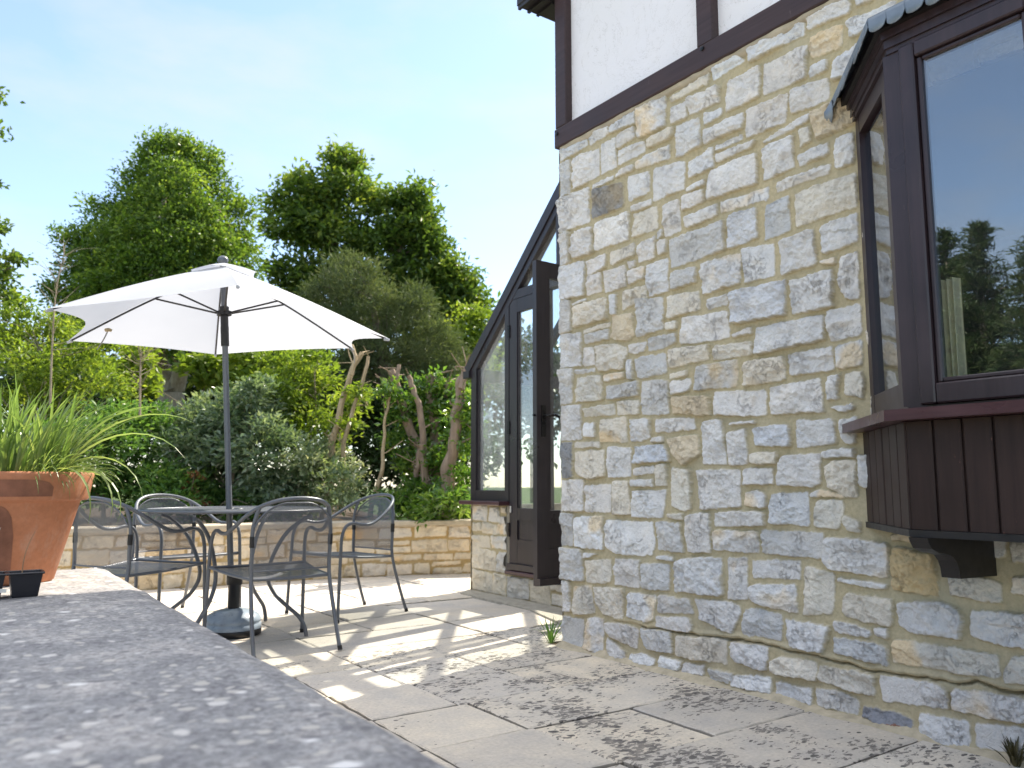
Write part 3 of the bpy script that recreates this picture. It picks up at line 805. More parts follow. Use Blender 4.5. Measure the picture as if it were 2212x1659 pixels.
CRACK = "3134,189 2906,197 2749,202 2558,209 2437,222 2318,220 2094,211 1993,207 1877,202 1874,203 1710,207 1533,213 1462,230 1402,220 1310,223"
polys = []; types = []
for s_ in STONES.split(';'):
    types.append(s_[0])
    polys.append([tuple(int(c) / 1000 for c in p.split(',')) for p in s_[1:].split()])
crack = [tuple(int(c) / 1000 for c in p.split(',')) for p in CRACK.split()]

WX = 3.02                      # face of the long stone wall
WY = 3.785                     # its far corner
BAY = dict(y0=-.55, y1=1.80, z0=1.17, z1=2.45)

# ------------------------------------------------------------------ the house
house = empty("stone_house", (WX, WY, 0))
tag(house, "pale rubble limestone house with dark timbered white upper storey and a bay window", "house")


def on_house(o):
    """objects are modelled in world metres; keep them there under the house's own empty."""
    o.parent = house
    o.matrix_parent_inverse = house.matrix_world.inverted()
    return o


def under(o, root):
    o.parent = root
    return o


def local(root_loc):
    return np.array(root_loc)


# the empty sits at the corner; geometry is offset so that child meshes are in its local frame
HO = np.array([WX, WY, 0.0])


class HMB(MB):
    """mesh builder in world metres whose result is stored relative to an origin."""
    def __init__(s, origin): super().__init__(); s.o = np.array(origin, float)

    def build(s, name, mat, parent=None):
        s.v = [tuple(np.array(p) - s.o) for p in s.v]
        return super().build(name, mat, parent)


# traced stones at the photographed end, coursed rubble carried on beyond the bay
cov_y = min(min(p[0] for p in pl) for pl in polys)
fill_p, fill_t = coursed(-4.5, 1.86, 0.0, 3.0, 11, .08, .17, .12, .42, .020)


def bbox(pl):
    a = np.array(pl); return a[:, 0].min(), a[:, 0].max(), a[:, 1].min(), a[:, 1].max()


TB = [bbox(p) for p in polys]
allp = list(polys); allt = list(types)
for pl, ty in zip(fill_p, fill_t):
    b = bbox(pl)
    if any(b[0] < t[1] + .004 and b[1] > t[0] - .004 and b[2] < t[3] + .004 and b[3] > t[2] - .004 for t in TB): continue
    allp.append(pl); allt.append(ty)
U1 = np.linspace(.9, WY, 760); V1 = np.linspace(0, 3.0, 790)
Hh, Mm, Cc = rubble_field(allp, allt, U1, V1, 3, .024, -.0010, crack, .0055)
UU, VV = np.meshgrid(U1, V1, indexing='ij')
Hh += .022 * np.clip(1 - VV / .05, 0, 1) ** 1.5 * (1 - .5 * Mm)           # mortar fillet at the foot
# rounded arris at the far corner, stones run through it as quoins
arr = np.clip((UU - (WY - .012)) / .012, 0, 1)
Hh -= .014 * arr ** 2


def not_bay(u, v):
    return ~((u > BAY['y0']) & (u < BAY['y1'] - .03) & (v > BAY['z0']) & (v < BAY['z1']))


relief_mesh("stone_wall", U1, V1, Hh, Mm, Cc,
            lambda u, v, h: (-h, u - WY, v), MAT['stone'], house, not_bay)
U2 = np.linspace(-4.5, .9, 360); V2 = np.linspace(0, 3.0, 200)
H2, M2, C2 = rubble_field(allp, allt, U2, V2, 3, .022, 0.0, None, .014)
relief_mesh("stone_wall", U2, V2, H2, M2, C2, lambda u, v, h: (-h, u - WY, v), MAT['stone'], house, not_bay)
# gable end round the corner
pe, te = coursed(0, 6, 0, 3.0, 23, .10, .20, .15, .40, .02)
U3 = np.linspace(0, 6, 300); V3 = np.linspace(0, 3.0, 150)
H3, M3, C3 = rubble_field(pe, te, U3, V3, 5, .022, 0.0, None, .02)
H3[0, :] = Hh[-1, :][np.linspace(0, len(V1) - 1, len(V3)).astype(int)] * 0 + .0
relief_mesh("end_wall", U3, V3, H3, M3, C3, lambda u, v, h: (u - .0, h * (u > .02), v), MAT['stone'], house, flip=True)

# hollow shell behind the masonry: inner skins, floors, room
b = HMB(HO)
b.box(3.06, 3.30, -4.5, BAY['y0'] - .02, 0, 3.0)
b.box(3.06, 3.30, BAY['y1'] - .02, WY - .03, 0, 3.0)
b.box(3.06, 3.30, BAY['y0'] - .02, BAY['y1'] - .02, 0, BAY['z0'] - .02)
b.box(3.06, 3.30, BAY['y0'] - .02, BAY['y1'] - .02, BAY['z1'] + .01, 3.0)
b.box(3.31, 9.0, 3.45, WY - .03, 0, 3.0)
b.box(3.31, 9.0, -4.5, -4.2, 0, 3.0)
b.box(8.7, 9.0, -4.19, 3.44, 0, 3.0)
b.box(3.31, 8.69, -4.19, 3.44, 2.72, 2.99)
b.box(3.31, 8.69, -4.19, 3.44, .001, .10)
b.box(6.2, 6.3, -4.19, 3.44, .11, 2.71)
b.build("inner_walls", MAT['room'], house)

b = HMB(HO)
ys = np.linspace(-4.4, WY - .01, 160); vs = []; fs = []
for i_, y in enumerate(ys):
    w_ = .045 + .016 * math.sin(y * 7.1) + .010 * math.sin(y * 19.3); h_ = .030 + .010 * math.sin(y * 11.7)
    vs += [(3.015 - w_ - .02, y, -.012), (3.015 - w_, y, .0045), (3.015 - w_ * .4, y, h_ * .55), (3.03, y, h_)]
for i_ in range(len(ys) - 1):
    for k in range(3):
        fs.append((i_ * 4 + k, i_ * 4 + 4 + k, i_ * 4 + 5 + k, i_ * 4 + k + 1))
b.add(vs, fs, 0, True); b.build("mortar_fillet", MAT['haunch'], house)
# ---- timber-framed upper storey
b = HMB(HO)
b.box(3.045, 3.10, -4.5, WY - .02, 3.00, 5.2)
b.build("render_panel", MAT['render'], house)
b = HMB(HO); b.box(3.11, 9.0, -4.5, WY - .02, 3.005, 5.2); b.build("upper_storey", MAT['render'], house)


def timber(name, x0, x1, y0, y1, z0, z1, parent=house, mat='beam', bev=.006):
    b = HMB(HO); b.box(x0, x1, y0, y1, z0, z1, 0, bev); return b.build(name, MAT[mat], parent)


timber("timber_beam", 2.985, 3.07, -4.5, WY + .004, 3.004, 3.128)
timber("timber_post", 2.992, 3.07, 3.682, WY + .002, 3.132, 5.2)
for y in (2.518, 1.36, .2, -.95, -2.1):
    timber("timber_post", 2.994, 3.07, y, y + .104, 3.130, 5.2)
b = HMB(HO)
b.box(3.09, 6, WY - .015, WY + .03, 3.004, 3.128); b.box(3.09, 3.2, WY - .015, WY + .028, 3.13, 5.2)
b.build("timber_beam", MAT['beam'], house)
# bolt heads / drilled pegs in the beam
for y, z in ((3.757, 3.092), (2.575, 3.105), (1.40, 3.10), (.25, 3.10)):
    b = HMB(HO)
    prof = [(.0, 0), (.011, 0), (.011, .006), (.0, .006)]
    for k in range(14):
        pass
    n = 14; vs = []; fs = []
    for i_, (r_, d_) in enumerate([(.012, 0.0), (.012, .007), (.004, .009)]):
        for k in range(n):
            a_ = 2 * math.pi * k / n
            vs.append((2.985 - d_, y + r_ * math.cos(a_), z + r_ * math.sin(a_)))
    for i_ in range(2):
        for k in range(n):
            fs.append((i_ * n + k, i_ * n + (k + 1) % n, (i_ + 1) * n + (k + 1) % n, (i_ + 1) * n + k))
    fs.append(tuple(range(2 * n, 3 * n)))
    b.add(vs, fs, 0, False); b.build("beam_peg", MAT['handle'], house)
# mortar bed under the beam
b = HMB(HO)
rng = np.random.default_rng(4)
ys = np.arange(.9, 3.78, .05); vs = []; fs = []
for i_, y in enumerate(ys):
    dz = rng.uniform(.0, .016); dx = rng.uniform(-.004, .006)
    vs += [(2.996 + dx, y, 3.0035), (2.998 + dx, y, 2.992 - dz * .6), (3.02, y, 2.980 - dz), (3.06, y, 2.978 - dz)]
for i_ in range(len(ys) - 1):
    for k in range(3):
        fs.append((i_ * 4 + k, i_ * 4 + k + 1, i_ * 4 + 5 + k, i_ * 4 + 4 + k))
b.add(vs, fs, 0, True); b.build("mortar_bed", MAT['coping_far'], house)
# roof, eaves, boxed eave end with its gutter seen from below
b = HMB(HO)
b.prism([(2.62, 5.05), (9.4, 9.3), (9.4, 9.5), (2.55, 5.20)], 1, -4.9, WY + .32)
b.build("roof", MAT['roof'], house)
b = HMB(HO)
b.box(2.85, 3.28, WY + .035, WY + .22, 4.02, 4.40, 0, .006)
b.box(3.30, 6.0, WY + .035, WY + .20, 4.03, 4.40, 0, .006)
for k in range(3):
    x = 2.855 + k * .075
    b.box(x, x + .018, WY + .04, WY + .21, 3.996 + .004 * k, 4.018)
b.build("boxed_eave", MAT['dark'], house)

# ---- bay window, a part of the house; its pieces are its sub-parts
bay_pts = [(WX, 1.815), (2.615, 1.425), (2.615, -.575), (WX, -.965)]     # plan line of the window frames


def off(pts, d):
    """offset the canted bay outline outward by d (metres)."""
    s = math.sqrt(.5)
    k = d * math.tan(R(22.5))
    return [(pts[0][0], pts[0][1] + d / s), (pts[1][0] - d, pts[1][1] + k), (pts[2][0] - d, pts[2][1] - k), (pts[3][0], pts[3][1] - d / s)]


def ring(mb, outer, inner, z0, z1):
    n = len(outer)
    v = [(x, y, z0) for x, y in outer] + [(x, y, z0) for x, y in inner] + [(x, y, z1) for x, y in outer] + [(x, y, z1) for x, y in inner]
    f = []
    for i in range(n - 1):
        f += [(i, i + 1, n + i + 1, n + i)[::-1], (2 * n + i, 2 * n + i + 1, 3 * n + i + 1, 3 * n + i),
              (i, i + 1, 2 * n + i + 1, 2 * n + i), (n + i, n + i + 1, 3 * n + i + 1, 3 * n + i)[::-1]]
    f += [(0, n, 3 * n, 2 * n), (n - 1, 2 * n - 1, 4 * n - 1, 3 * n - 1)[::-1]]
    mb.add(v, f)


P0, P1, P2, P3 = [np.array((x, y, 0.0)) for x, y in bay_pts]
fb = HMB(HO)


def rail(a, b_, z, w, h): fb.bar(a + np.array([0, 0, z]), b_ + np.array([0, 0, z]), w, h)


zs0, zs1 = 1.166, 2.43
cant = (P1 - P0) / np.linalg.norm(P1 - P0)
# continuous bottom and head rails, corner posts, mullions
ring(fb, off(bay_pts, .0), off(bay_pts, -.07), zs0, zs0 + .012)
ring(fb, off(bay_pts, .002), off(bay_pts, -.07), 2.421, 2.47)
def post(c, w, d, ang, z0=zs0 + .0125, z1=2.4205):
    ux = np.array([math.cos(ang), math.sin(ang), 0]); uy = np.array([-math.sin(ang), math.cos(ang), 0])
    v = []
    for z in (z0, z1):
        for a, b2 in ((-1, -1), (1, -1), (1, 1), (-1, 1)):
            v.append(c + ux * a * d / 2 + uy * b2 * w / 2 + np.array([0, 0, z]))
    fb.add(v, [(3, 2, 1, 0), (4, 5, 6, 7), (0, 1, 5, 4), (1, 2, 6, 5), (2, 3, 7, 6), (3, 0, 4, 7)])


inw = np.array([1, 0, 0])
for (c, w) in ((P1 + inw * .040 + np.array([0, -.012, 0]), .062), 
               (P2 + inw * .040 + np.array([0, .012, 0]), .062)):
    post(c, w, .07, 0)
for (c, w) in ((P1 - cant * .030, .026), (P1 - cant * .062, .022)):
    nrm = np.array([cant[1], -cant[0], 0]); nrm = nrm if nrm[0] > 0 else -nrm
    post(c + nrm * .040, w, .066, math.atan2(nrm[1], nrm[0]))
bay = fb.build("bay_window", MAT['frame'], house)


def casement(y1, y0, first=False):
    """one opening light of the front: sash, glazing bead, pane."""
    b = HMB(HO)
    X0, X1 = 2.594, 2.655
    z0, z1 = zs0 + .014, 2.418
    w = .052
    b.box(X0, X1, y1 - w, y1, z0, z1, 0, .005); b.box(X0, X1, y0, y0 + w, z0, z1, 0, .005)
    b.box(X0 + .001, X1 - .001, y0 + w + .001, y1 - w - .001, z0, z0 + .066, 0, .005)
    b.box(X0 + .001, X1 - .001, y0 + w + .001, y1 - w - .001, z1 - .054, z1, 0, .005)
    # bevelled bead
    for (ya, yb, za, zb) in ((y1 - w - .018, y1 - w - .002, z0 + .068, z1 - .056), (y0 + w + .002, y0 + w + .018, z0 + .068, z1 - .056),
                             (y0 + w + .02, y1 - w - .02, z0 + .068, z0 + .083), (y0 + w + .02, y1 - w - .02, z1 - .070, z1 - .056)):
        b.box(X0 + .016, X1 - .006, ya, yb, za, zb, 0, .004)
    b.build("casement", MAT['frame'], bay)
    g = HMB(HO); g.box(2.622, 2.628, y0 + w + .01, y1 - w - .01, z0 + .07, z1 - .058); g.build("pane", MAT['glass'], bay)


casement(1.376, .925)
fm = HMB(HO)
for y in (.888, .386, -.10):
    fm.box(2.603, 2.685, y, y + .034, zs0 + .0125, 2.4205, 0, .004)
fm.build("mullion", MAT['frame'], bay)
casement(.886, .424); casement(.384, -.062); casement(-.102, -.51)
# canted side lights
for (A, B, sgn) in ((P0, P1 - cant * .078, 1), (P3, None, -1)):
    if B is None:
        c2 = (P2 - P3) / np.linalg.norm(P2 - P3); B = P2 - c2 * .05; dirv = c2
    else: dirv = cant
    nrm = np.array([dirv[1], -dirv[0], 0]); nrm = nrm if nrm[0] > 0 else -nrm
    L = np.linalg.norm(B - A); s = HMB(HO)
    for (d0, d1) in ((.02, .075), (L - .055, L)):
        m = A + dirv * (d0 + d1) / 2 + nrm * .035
        s.bar(m + np.array([0, 0, zs0 + .013]), m + np.array([0, 0, 2.42]), .05, d1 - d0, dirv)
    for (z, h) in ((zs0 + .058, .088), (2.385, .068)):
        s.bar(A + dirv * .076 + nrm * .035 + np.array([0, 0, z]), A + dirv * (L - .056) + nrm * .035 + np.array([0, 0, z]), .048, h)
    s.build("side_light", MAT['frame'], bay)
    g = HMB(HO)
    g.bar(A + dirv * .07 + nrm * .034 + np.array([0, 0, 1.73]), A + dirv * (L - .05) + nrm * .034 + np.array([0, 0, 1.73]), .006, 1.20)
    g.build("pane", MAT['glass_side'], bay)
# sill board, boarded apron below, lead apron above
s = HMB(HO); ring(s, off(bay_pts, .088), off(bay_pts, -.10), 1.128, 1.164); s.build("sill", MAT['sill'], bay)
s = HMB(HO)
ap = off(bay_pts, .020)
ring(s, off(ap, -.014), off(ap, -.06), .775, 1.126)
rngb = np.random.default_rng(2)


def boards(A, B, n, z0, z1, gapw):
    A = np.array((*A, 0)); B = np.array((*B, 0)); d = (B - A); L = np.linalg.norm(d); d /= L
    nr = np.array([d[1], -d[0], 0]); nr = nr if nr[0] < 0 else -nr
    w = L / n
    for i in range(n):
        p = A + d * (w * i + gapw / 2); q = A + d * (w * (i + 1) - gapw / 2)
        t = .013 + rngb.uniform(-.0012, .0012); c = .004
        v = []
        for z in (z0, z1):
            for (pt, o) in ((p, 0), (p, t - c), (p + d * c, t), (q - d * c, t), (q, t - c), (q, 0)):
                v.append(pt - nr * .014 + nr * o + np.array([0, 0, z]))
        s.add(v, [tuple(range(5, -1, -1)), tuple(range(6, 12))] + [(k, (k + 1) % 6, (k + 1) % 6 + 6, k + 6) for k in range(6)])


boards(ap[0], ap[1], 6, .776, 1.1255, .007)
boards(ap[1], ap[2], 22, .776, 1.1255, .007)
boards(ap[2], ap[3], 6, .776, 1.1255, .007)
s.build("boarded_apron", MAT['board'], bay)
s = HMB(HO); ring(s, off(ap, .004), off(ap, -.30), .752, .7745)
v = [(x, y, .7635) for x, y in off(ap, -.29)]
s.build("apron_base", MAT['dark'], bay)
s = HMB(HO)
ipt = off(ap, -.02)
s.add([(x, y, .766) for x, y in ipt], [(0, 1, 2, 3)]); s.build("apron_soffit", MAT['dark'], bay)
# fascia mouldings under the lead
for (d, z0, z1) in ((.020, 2.472, 2.50), (.038, 2.501, 2.535), (.010, 2.44, 2.4705)):
    s = HMB(HO); ring(s, off(bay_pts, d), off(bay_pts, -.08), z0, z1); s.build("fascia", MAT['dark'] if d > .02 else MAT['frame'], bay)
# scalloped lead: slope + rolled edge + hanging scallops
s = HMB(HO)
edge = off(bay_pts, .060); top = [(WX, 1.52), (WX + .0, 1.50), (WX + .0, -.65), (WX, -.67)]
zt, ze = 2.83, 2.540
E3 = [np.array((x, y, ze)) for x, y in edge]; T3 = [np.array((x + .02, y, zt)) for x, y in top]
s.add(E3 + T3, [(0, 1, 5, 4), (1, 2, 6, 5), (2, 3, 7, 6)], 0, False)


def scallops(A, B, n, out):
    A = np.array(A); B = np.array(B); d = B - A; L = np.linalg.norm(d); d /= L
    w = L / n; V = []; F = []
    for i in range(n):
        m = 10
        drop = .034 * (1 + .12 * math.sin(i * 2.3))
        for k in range(m + 1):
            t = k / m
            x = A + d * (w * (i + t))
            arc = math.sqrt(max(0, 1 - (2 * t - 1) ** 2)) ** .8
            z = -.022 - drop * arc
            curl = out * (.010 + .016 * arc + .004 * math.sin(i * 1.7))
            V += [x + np.array([0, 0, .012]) + out * -.02, x + np.array([0, 0, .010]) + out * .004, x + np.array([0, 0, -.006]) + out * .010,
                  x + np.array([0, 0, -.022]) + out * .006, x + np.array([0, 0, z]) + curl * .6]
        o = i * (m + 1) * 5
        for k in range(m):
            for r_ in range(4):
                F.append((o + k * 5 + r_, o + k * 5 + r_ + 1, o + (k + 1) * 5 + r_ + 1, o + (k + 1) * 5 + r_))
    s.add(V, F, 0, True)


n0 = np.array([-math.sqrt(.5), math.sqrt(.5), 0])
scallops(E3[0] + np.array([0, 0, .01]), E3[1], 9, n0)
scallops(E3[1], E3[2], 31, np.array([-1, 0, 0]))
scallops(E3[2], E3[3], 9, np.array([-math.sqrt(.5), -math.sqrt(.5), 0]))
# dressed lead ear folded round against the wall
e0 = E3[0]
s.add([e0 + np.array([-.004, .0, .02]), e0 + np.array([-.012, .035, -.02]), e0 + np.array([-.014, .030, -.075]), e0 + np.array([-.02, -.002, -.095]),
       e0 + np.array([-.055, -.035, -.07]), e0 + np.array([-.05, -.03, .0]), e0 + np.array([-.045, .01, -.04])],
      [(0, 1, 6), (1, 2, 6), (2, 3, 6), (3, 4, 6), (4, 5, 6), (5, 0, 6)], 0, True)
lead = s.build("lead_roof", MAT['lead'], bay)
sol = lead.modifiers.new("thick", 'SOLIDIFY'); sol.thickness = .004
# ogee corbels
for yc in (1.368, -.55):
    s = HMB(HO)
    prof = [(3.03, .751), (2.576, .751), (2.583, .735), (2.600, .716), (2.64, .702), (2.69, .696), (2.725, .688), (2.750, .668), (2.762, .645), (2.768, .612), (3.03, .606)]
    s.prism(prof, 1, yc, yc + .062)
    s.build("corbel", MAT['dark'], bay)


# the curtain hangs inside the bay and is a thing of its own
def curtain(name, yc, w, mat, x, seed):
    U = np.linspace(0, 1, 60); n = len(U)
    V = []; F = []
    for side in (0, 1):
        for z in (1.22, 1.35, 1.5, 1.60):
            for u in U:
                fold = .018 * math.sin(u * 26 + seed) * (1.1 - .2 * (z - 1.2)) + .006 * math.sin(u * 9 + 2 * seed + z * 2)
                V.append((x + fold + side * .004, yc + w * (u - .5), z))
    for side in (0, 1):
        for r_ in range(3):
            for k in range(n - 1):
                q = (side * 4 * n + r_ * n + k, side * 4 * n + r_ * n + k + 1, side * 4 * n + (r_ + 1) * n + k + 1, side * 4 * n + (r_ + 1) * n + k)
                F.append(q if side else q[::-1])
    return V, F


def free_mesh(name, V, F, mat, parent=None, origin=(0, 0, 0), smooth=True):
    o_ = np.array(origin, float)
    b = MB(); b.add([np.array(v) - o_ for v in V], F, 0, smooth)
    ob = b.build(name, mat, parent)
    if parent is None: ob.location = origin
    return ob


ct = empty("curtain", (2.70, 1.32, 1.22))
tag(ct, "cream curtain hanging inside the dark bay window, white lining at its edge", "curtain")
V, F = curtain("c", 1.318, .085, None, 2.70, 1.0)
free_mesh("drape", V, F, MAT['curtain'], ct, (2.70, 1.32, 1.22))
V, F = curtain("c", 1.400, .03, None, 2.715, 2.0)
free_mesh("lining", V, F, MAT['curtain_white'], ct, (2.70, 1.32, 1.22))

# ------------------------------------------------------------------ lean-to conservatory on the gable end
CX = 3.85
CO = np.array([CX, 6.11, 0.0])
cons = empty("conservatory", CO)
tag(cons, "dark framed lean-to glass conservatory on a low stone plinth with one door standing open", "conservatory")
# stone plinth: tall under the window, low under the doors
pp, pt = coursed(0, 2.32, 0, .745, 31, .10, .2, .16, .42, .016, "ccwwcw")
UC = np.linspace(0, 2.32, 300); VC = np.linspace(0, .745, 120)
HP, MP, CP = rubble_field(pp, pt, UC, VC, 12, .016, 0.0, None, .012)
relief_mesh("plinth_wall", UC, VC, HP, MP, CP, lambda u, v, h: (-h + .016, -u, v), MAT['stone_plinth'], cons,
            lambda u, v: (u < .535) | (v < .195), flip=True)
UC2 = np.linspace(0, 2.6, 130); VC2 = np.linspace(0, .745, 60)
pp, pt = coursed(0, 2.6, 0, .745, 32, .10, .2, .16, .42, .016, "ccwwcw")
HP, MP, CP = rubble_field(pp, pt, UC2, VC2, 13, .016, 0.0, None, .015)
relief_mesh("plinth_wall", UC2, VC2, HP, MP, CP, lambda u, v, h: (u, h - .0, v), MAT['stone_plinth'], cons, flip=True)
b = HMB(CO)
b.box(CX + .02, CX + .22, 5.575, 6.10, 0, .744)
b.box(CX + .02, CX + .22, 3.80, 5.574, 0, .194)
b.box(CX + .24, 6.5, 5.90, 6.10, 0, .744)
b.box(6.3, 6.5, 3.8, 5.89, 0, .744)
b.box(CX + .23, 6.29, 3.8, 5.89, .002, .19)
b.build("plinth_core", MAT['conc'], cons)
# timber sill
b = HMB(CO)
b.box(CX - .085, CX + .14, 5.552, 6.185, .748, .782, 0, .006)
b.build("sill", MAT['sill'], cons)
# frame: posts, head, sloping rafters
RZ = lambda y: 1.965 + (6.19 - y) * .945          # top line of the gable rafter
fb = HMB(CO)
fx0, fx1 = CX + .004, CX + .085
fb.box(fx0, fx1, 6.045, 6.125, .783, RZ(6.085) - .115)                      # corner post
fb.box(fx0, fx1, 5.532, 5.592, .783, RZ(5.56) - .115)                        # between window and door
fb.box(fx0 + .002, fx1, 5.593, 6.044, .783, .872)                            # bottom rail of the window
fb.box(fx0 + .002, fx1, 4.37, 5.531, 2.480, 2.555)                           # door head
fb.box(fx0, fx1, 4.815, 4.875, 2.556, RZ(4.84) - .115)
fb.box(fx0, fx1, 4.30, 4.372, .198, RZ(4.33) - .115)
fb.box(fx0, fx1, 3.85, 3.91, .198, RZ(3.88) - .115)
fb.box(fx0 + .002, fx1, 3.911, 4.299, 2.48, 2.55); fb.box(fx0 + .002, fx1, 3.911, 4.299, .198, .29)
# inner beads round the window
for (p, q) in (((CX + .03, 6.040, .878), (CX + .03, 6.040, RZ(6.04) - .16)), ((CX + .03, 5.600, .878), (CX + .03, 5.600, RZ(5.60) - .16))):
    fb.bar(p, q, .02, .02, (1, 0, 0))
fb.build("frame", MAT['cons'], cons)
rb = HMB(CO)
sl = np.array([0, -1, .945]); sl /= np.linalg.norm(sl); nrm_ = np.array([0, .945, 1.0]); nrm_ /= np.linalg.norm(nrm_)
A = np.array([CX + .045, 6.20, RZ(6.20)]); B = np.array([CX + .045, 3.83, RZ(3.83)])
rb.bar(A - nrm_ * .055, B - nrm_ * .055, .084, .11, nrm_)
rb.bar(A + np.array([-.045, 0, 0]) - nrm_ * .010, B + np.array([-.045, 0, 0]) - nrm_ * .010, .020, .085, nrm_)   # barge cap
for x in (4.55, 5.2, 5.85, 6.45):
    rb.bar(np.array([x, 6.16, RZ(6.16)]) - nrm_ * .04, np.array([x, 3.83, RZ(3.83)]) - nrm_ * .04, .05, .07, nrm_)
rb.box(CX + .09, 6.5, 6.04, 6.12, 1.84, 1.95); rb.box(CX - .02, 6.52, 6.13, 6.23, 1.88, 1.945)      # eaves beam and gutter
for x in (4.50, 5.15, 5.80, 6.42):
    rb.box(x, x + .06, 6.04, 6.11, .75, 1.835)
rb.build("rafter", MAT['cons'], cons)


def pane(name, poly, x=CX + .045, parent=cons, mat='cglass'):
    b = HMB(CO); b.prism(poly, 0, x, x + .006); return b.build(name, MAT[mat], parent)


pane("window_pane", [(6.046, .872), (5.592, .872), (5.592, RZ(5.592) - .15), (6.046, RZ(6.046) - .15)], mat="wglass")
pane("gable_pane", [(5.44, 2.556), (4.876, 2.556), (4.876, RZ(4.876) - .15), (5.44, RZ(5.44) - .15)])
pane("gable_pane", [(4.814, 2.556), (4.373, 2.556), (4.373, RZ(4.373) - .15), (4.814, RZ(4.814) - .15)])
pane("side_pane", [(4.30, .29), (3.91, .29), (3.91, 2.48), (4.30, 2.48)])
b = HMB(CO); b.bar(np.array([5.15, 6.14, RZ(6.14)]) - nrm_ * .004, np.array([5.15, 3.84, RZ(3.84)]) - nrm_ * .004, 2.5, .006, nrm_)
b.build("roof_glass", MAT['rglass'], cons)
b = HMB(CO)
for (x0, x1) in ((3.94, 4.50), (4.56, 5.15), (5.21, 5.80), (5.86, 6.42)):
    b.box(x0, x1, 6.075, 6.081, .752, 1.838)
b.build("front_pane", MAT['rglass'], cons)


def door(origin, along, out, name_label=None):
    """glazed door leaf: hinge line at `origin`, width along `along`, outer face towards `out`."""
    O = np.array(origin, float); a = np.array(along, float); n = np.array(out, float); z = np.array([0, 0, 1.0])
    W, Hh_ = .545, 2.245
    def bx(mb, u0, u1, d0, d1, z0, z1, bev=0):
        v = []
        for zz in (z0, z1):
            for (u, d) in ((u0, d0), (u1, d0), (u1, d1), (u0, d1)):
                v.append(O + a * u + n * d + z * zz)
        fl = [(3, 2, 1, 0), (4, 5, 6, 7), (0, 1, 5, 4), (1, 2, 6, 5), (2, 3, 7, 6), (3, 0, 4, 7)]
        mb.add(v, fl)
    m = HMB(CO)
    s_ = .108; t0, t1 = -.022, .022
    bx(m, 0, s_, t0, t1, 0, Hh_); bx(m, W - s_, W, t0, t1, 0, Hh_)
    bx(m, s_ + .0005, W - s_ - .0005, t0 + .001, t1 - .001, Hh_ - .115, Hh_ - .001)
    bx(m, s_ + .0005, W - s_ - .0005, t0 + .001, t1 - .001, .400, .500)
    bx(m, s_ + .0005, W - s_ - .0005, t0 + .001, t1 - .001, .001, .245)
    # weatherboard at the foot
    bx(m, -.0, W, t1, t1 + .03, .004, .05)
    for u in (s_ + .008, W - s_ - .008):
        bx(m, u - .008, u + .008, -.014, .014, .501, Hh_ - .116)
    d = m.build("door", MAT['cons'], cons)
    g = HMB(CO); bx(g, s_ + .001, W - s_ - .001, -.003, .003, .501, Hh_ - .116); g.build("pane", MAT['cglass'], d)
    g = HMB(CO); bx(g, s_ + .001, W - s_ - .001, -.009, .009, .2455, .3995); g.build("lower_panel", MAT['cons'], d)
    for zz in (.32, 1.16, 1.98):
        g = HMB(CO); bx(g, -.018, .010, t1 - .004, t1 + .010, zz - .055, zz + .055); g.build("hinge", MAT['handle'], d)
    return d, bx, O, a, n


d1, *_ = door((CX + .030, 5.526, .232), (0, -1, 0), (-1, 0, 0))
# pale plastic hook latch by its foot
g = HMB(CO); g.box(CX - .006, CX + .006, 5.492, 5.506, .69, .745, 0, .004); g.build("latch", MAT['white_latch'], d1)
d2, bx2, O2, a2, n2 = door((CX, 4.43, .245), (-1, 0, 0), (0, -1, 0))
g = HMB(CO)
bx2(g, .545 - .075, .545 - .038, .0225, .030, 1.00, 1.22)
c0 = O2 + a2 * (.545 - .056) + n2 * .028 + np.array([0, 0, 1.145])
g.tube([c0, c0 + n2 * .04, c0 + n2 * .052 - a2 * .02, c0 + n2 * .055 - a2 * .07 + np.array([0, 0, .004]), c0 + n2 * .055 - a2 * .115 + np.array([0, 0, -.028]),
        c0 + n2 * .055 - a2 * .128 + np.array([0, 0, -.058])], [.009, .009, .010, .010, .009, .008], 10, 5)
c1 = O2 + a2 * .546 + np.array([0, 0, 1.15])
g.tube([c1, c1 + a2 * .014], [.008, .008], 8, 1)
c2 = O2 + a2 * (.545 - .056) - n2 * .024 + np.array([0, 0, 1.145])
g.tube([c2, c2 - n2 * .05, c2 - n2 * .055 - a2 * .07], .009, 8, 4)
g.build("handle", MAT['handle'], d2)
# door cill below the closed leaf and worn step
b = HMB(CO); b.box(CX - .045, CX + .10, 4.375, 5.528, .198, .228, 0, .006); b.build("door_cill", MAT['sill'], cons)

# ------------------------------------------------------------------ ground, patio
g_ = 240.0
b = MB(); b.add([(-g_, -g_, -.06), (g_, -g_, -.06), (g_, g_, -.06), (-g_, g_, -.06)], [(0, 1, 2, 3)])
tag(b.build("ground", MAT['lawn']), kind="structure")

b = MB(); b.add([(-12.0, -12, -.022), (-.66, -12, -.022), (-.66, 6.6, -.022), (-12.0, 6.6, -.022)], [(0, 1, 2, 3)])  # unseen pale ground, added to bounce sunlight onto the stone wall
tag(b.build("bounce_terrace", MAT['bounce_ground']), kind="structure")

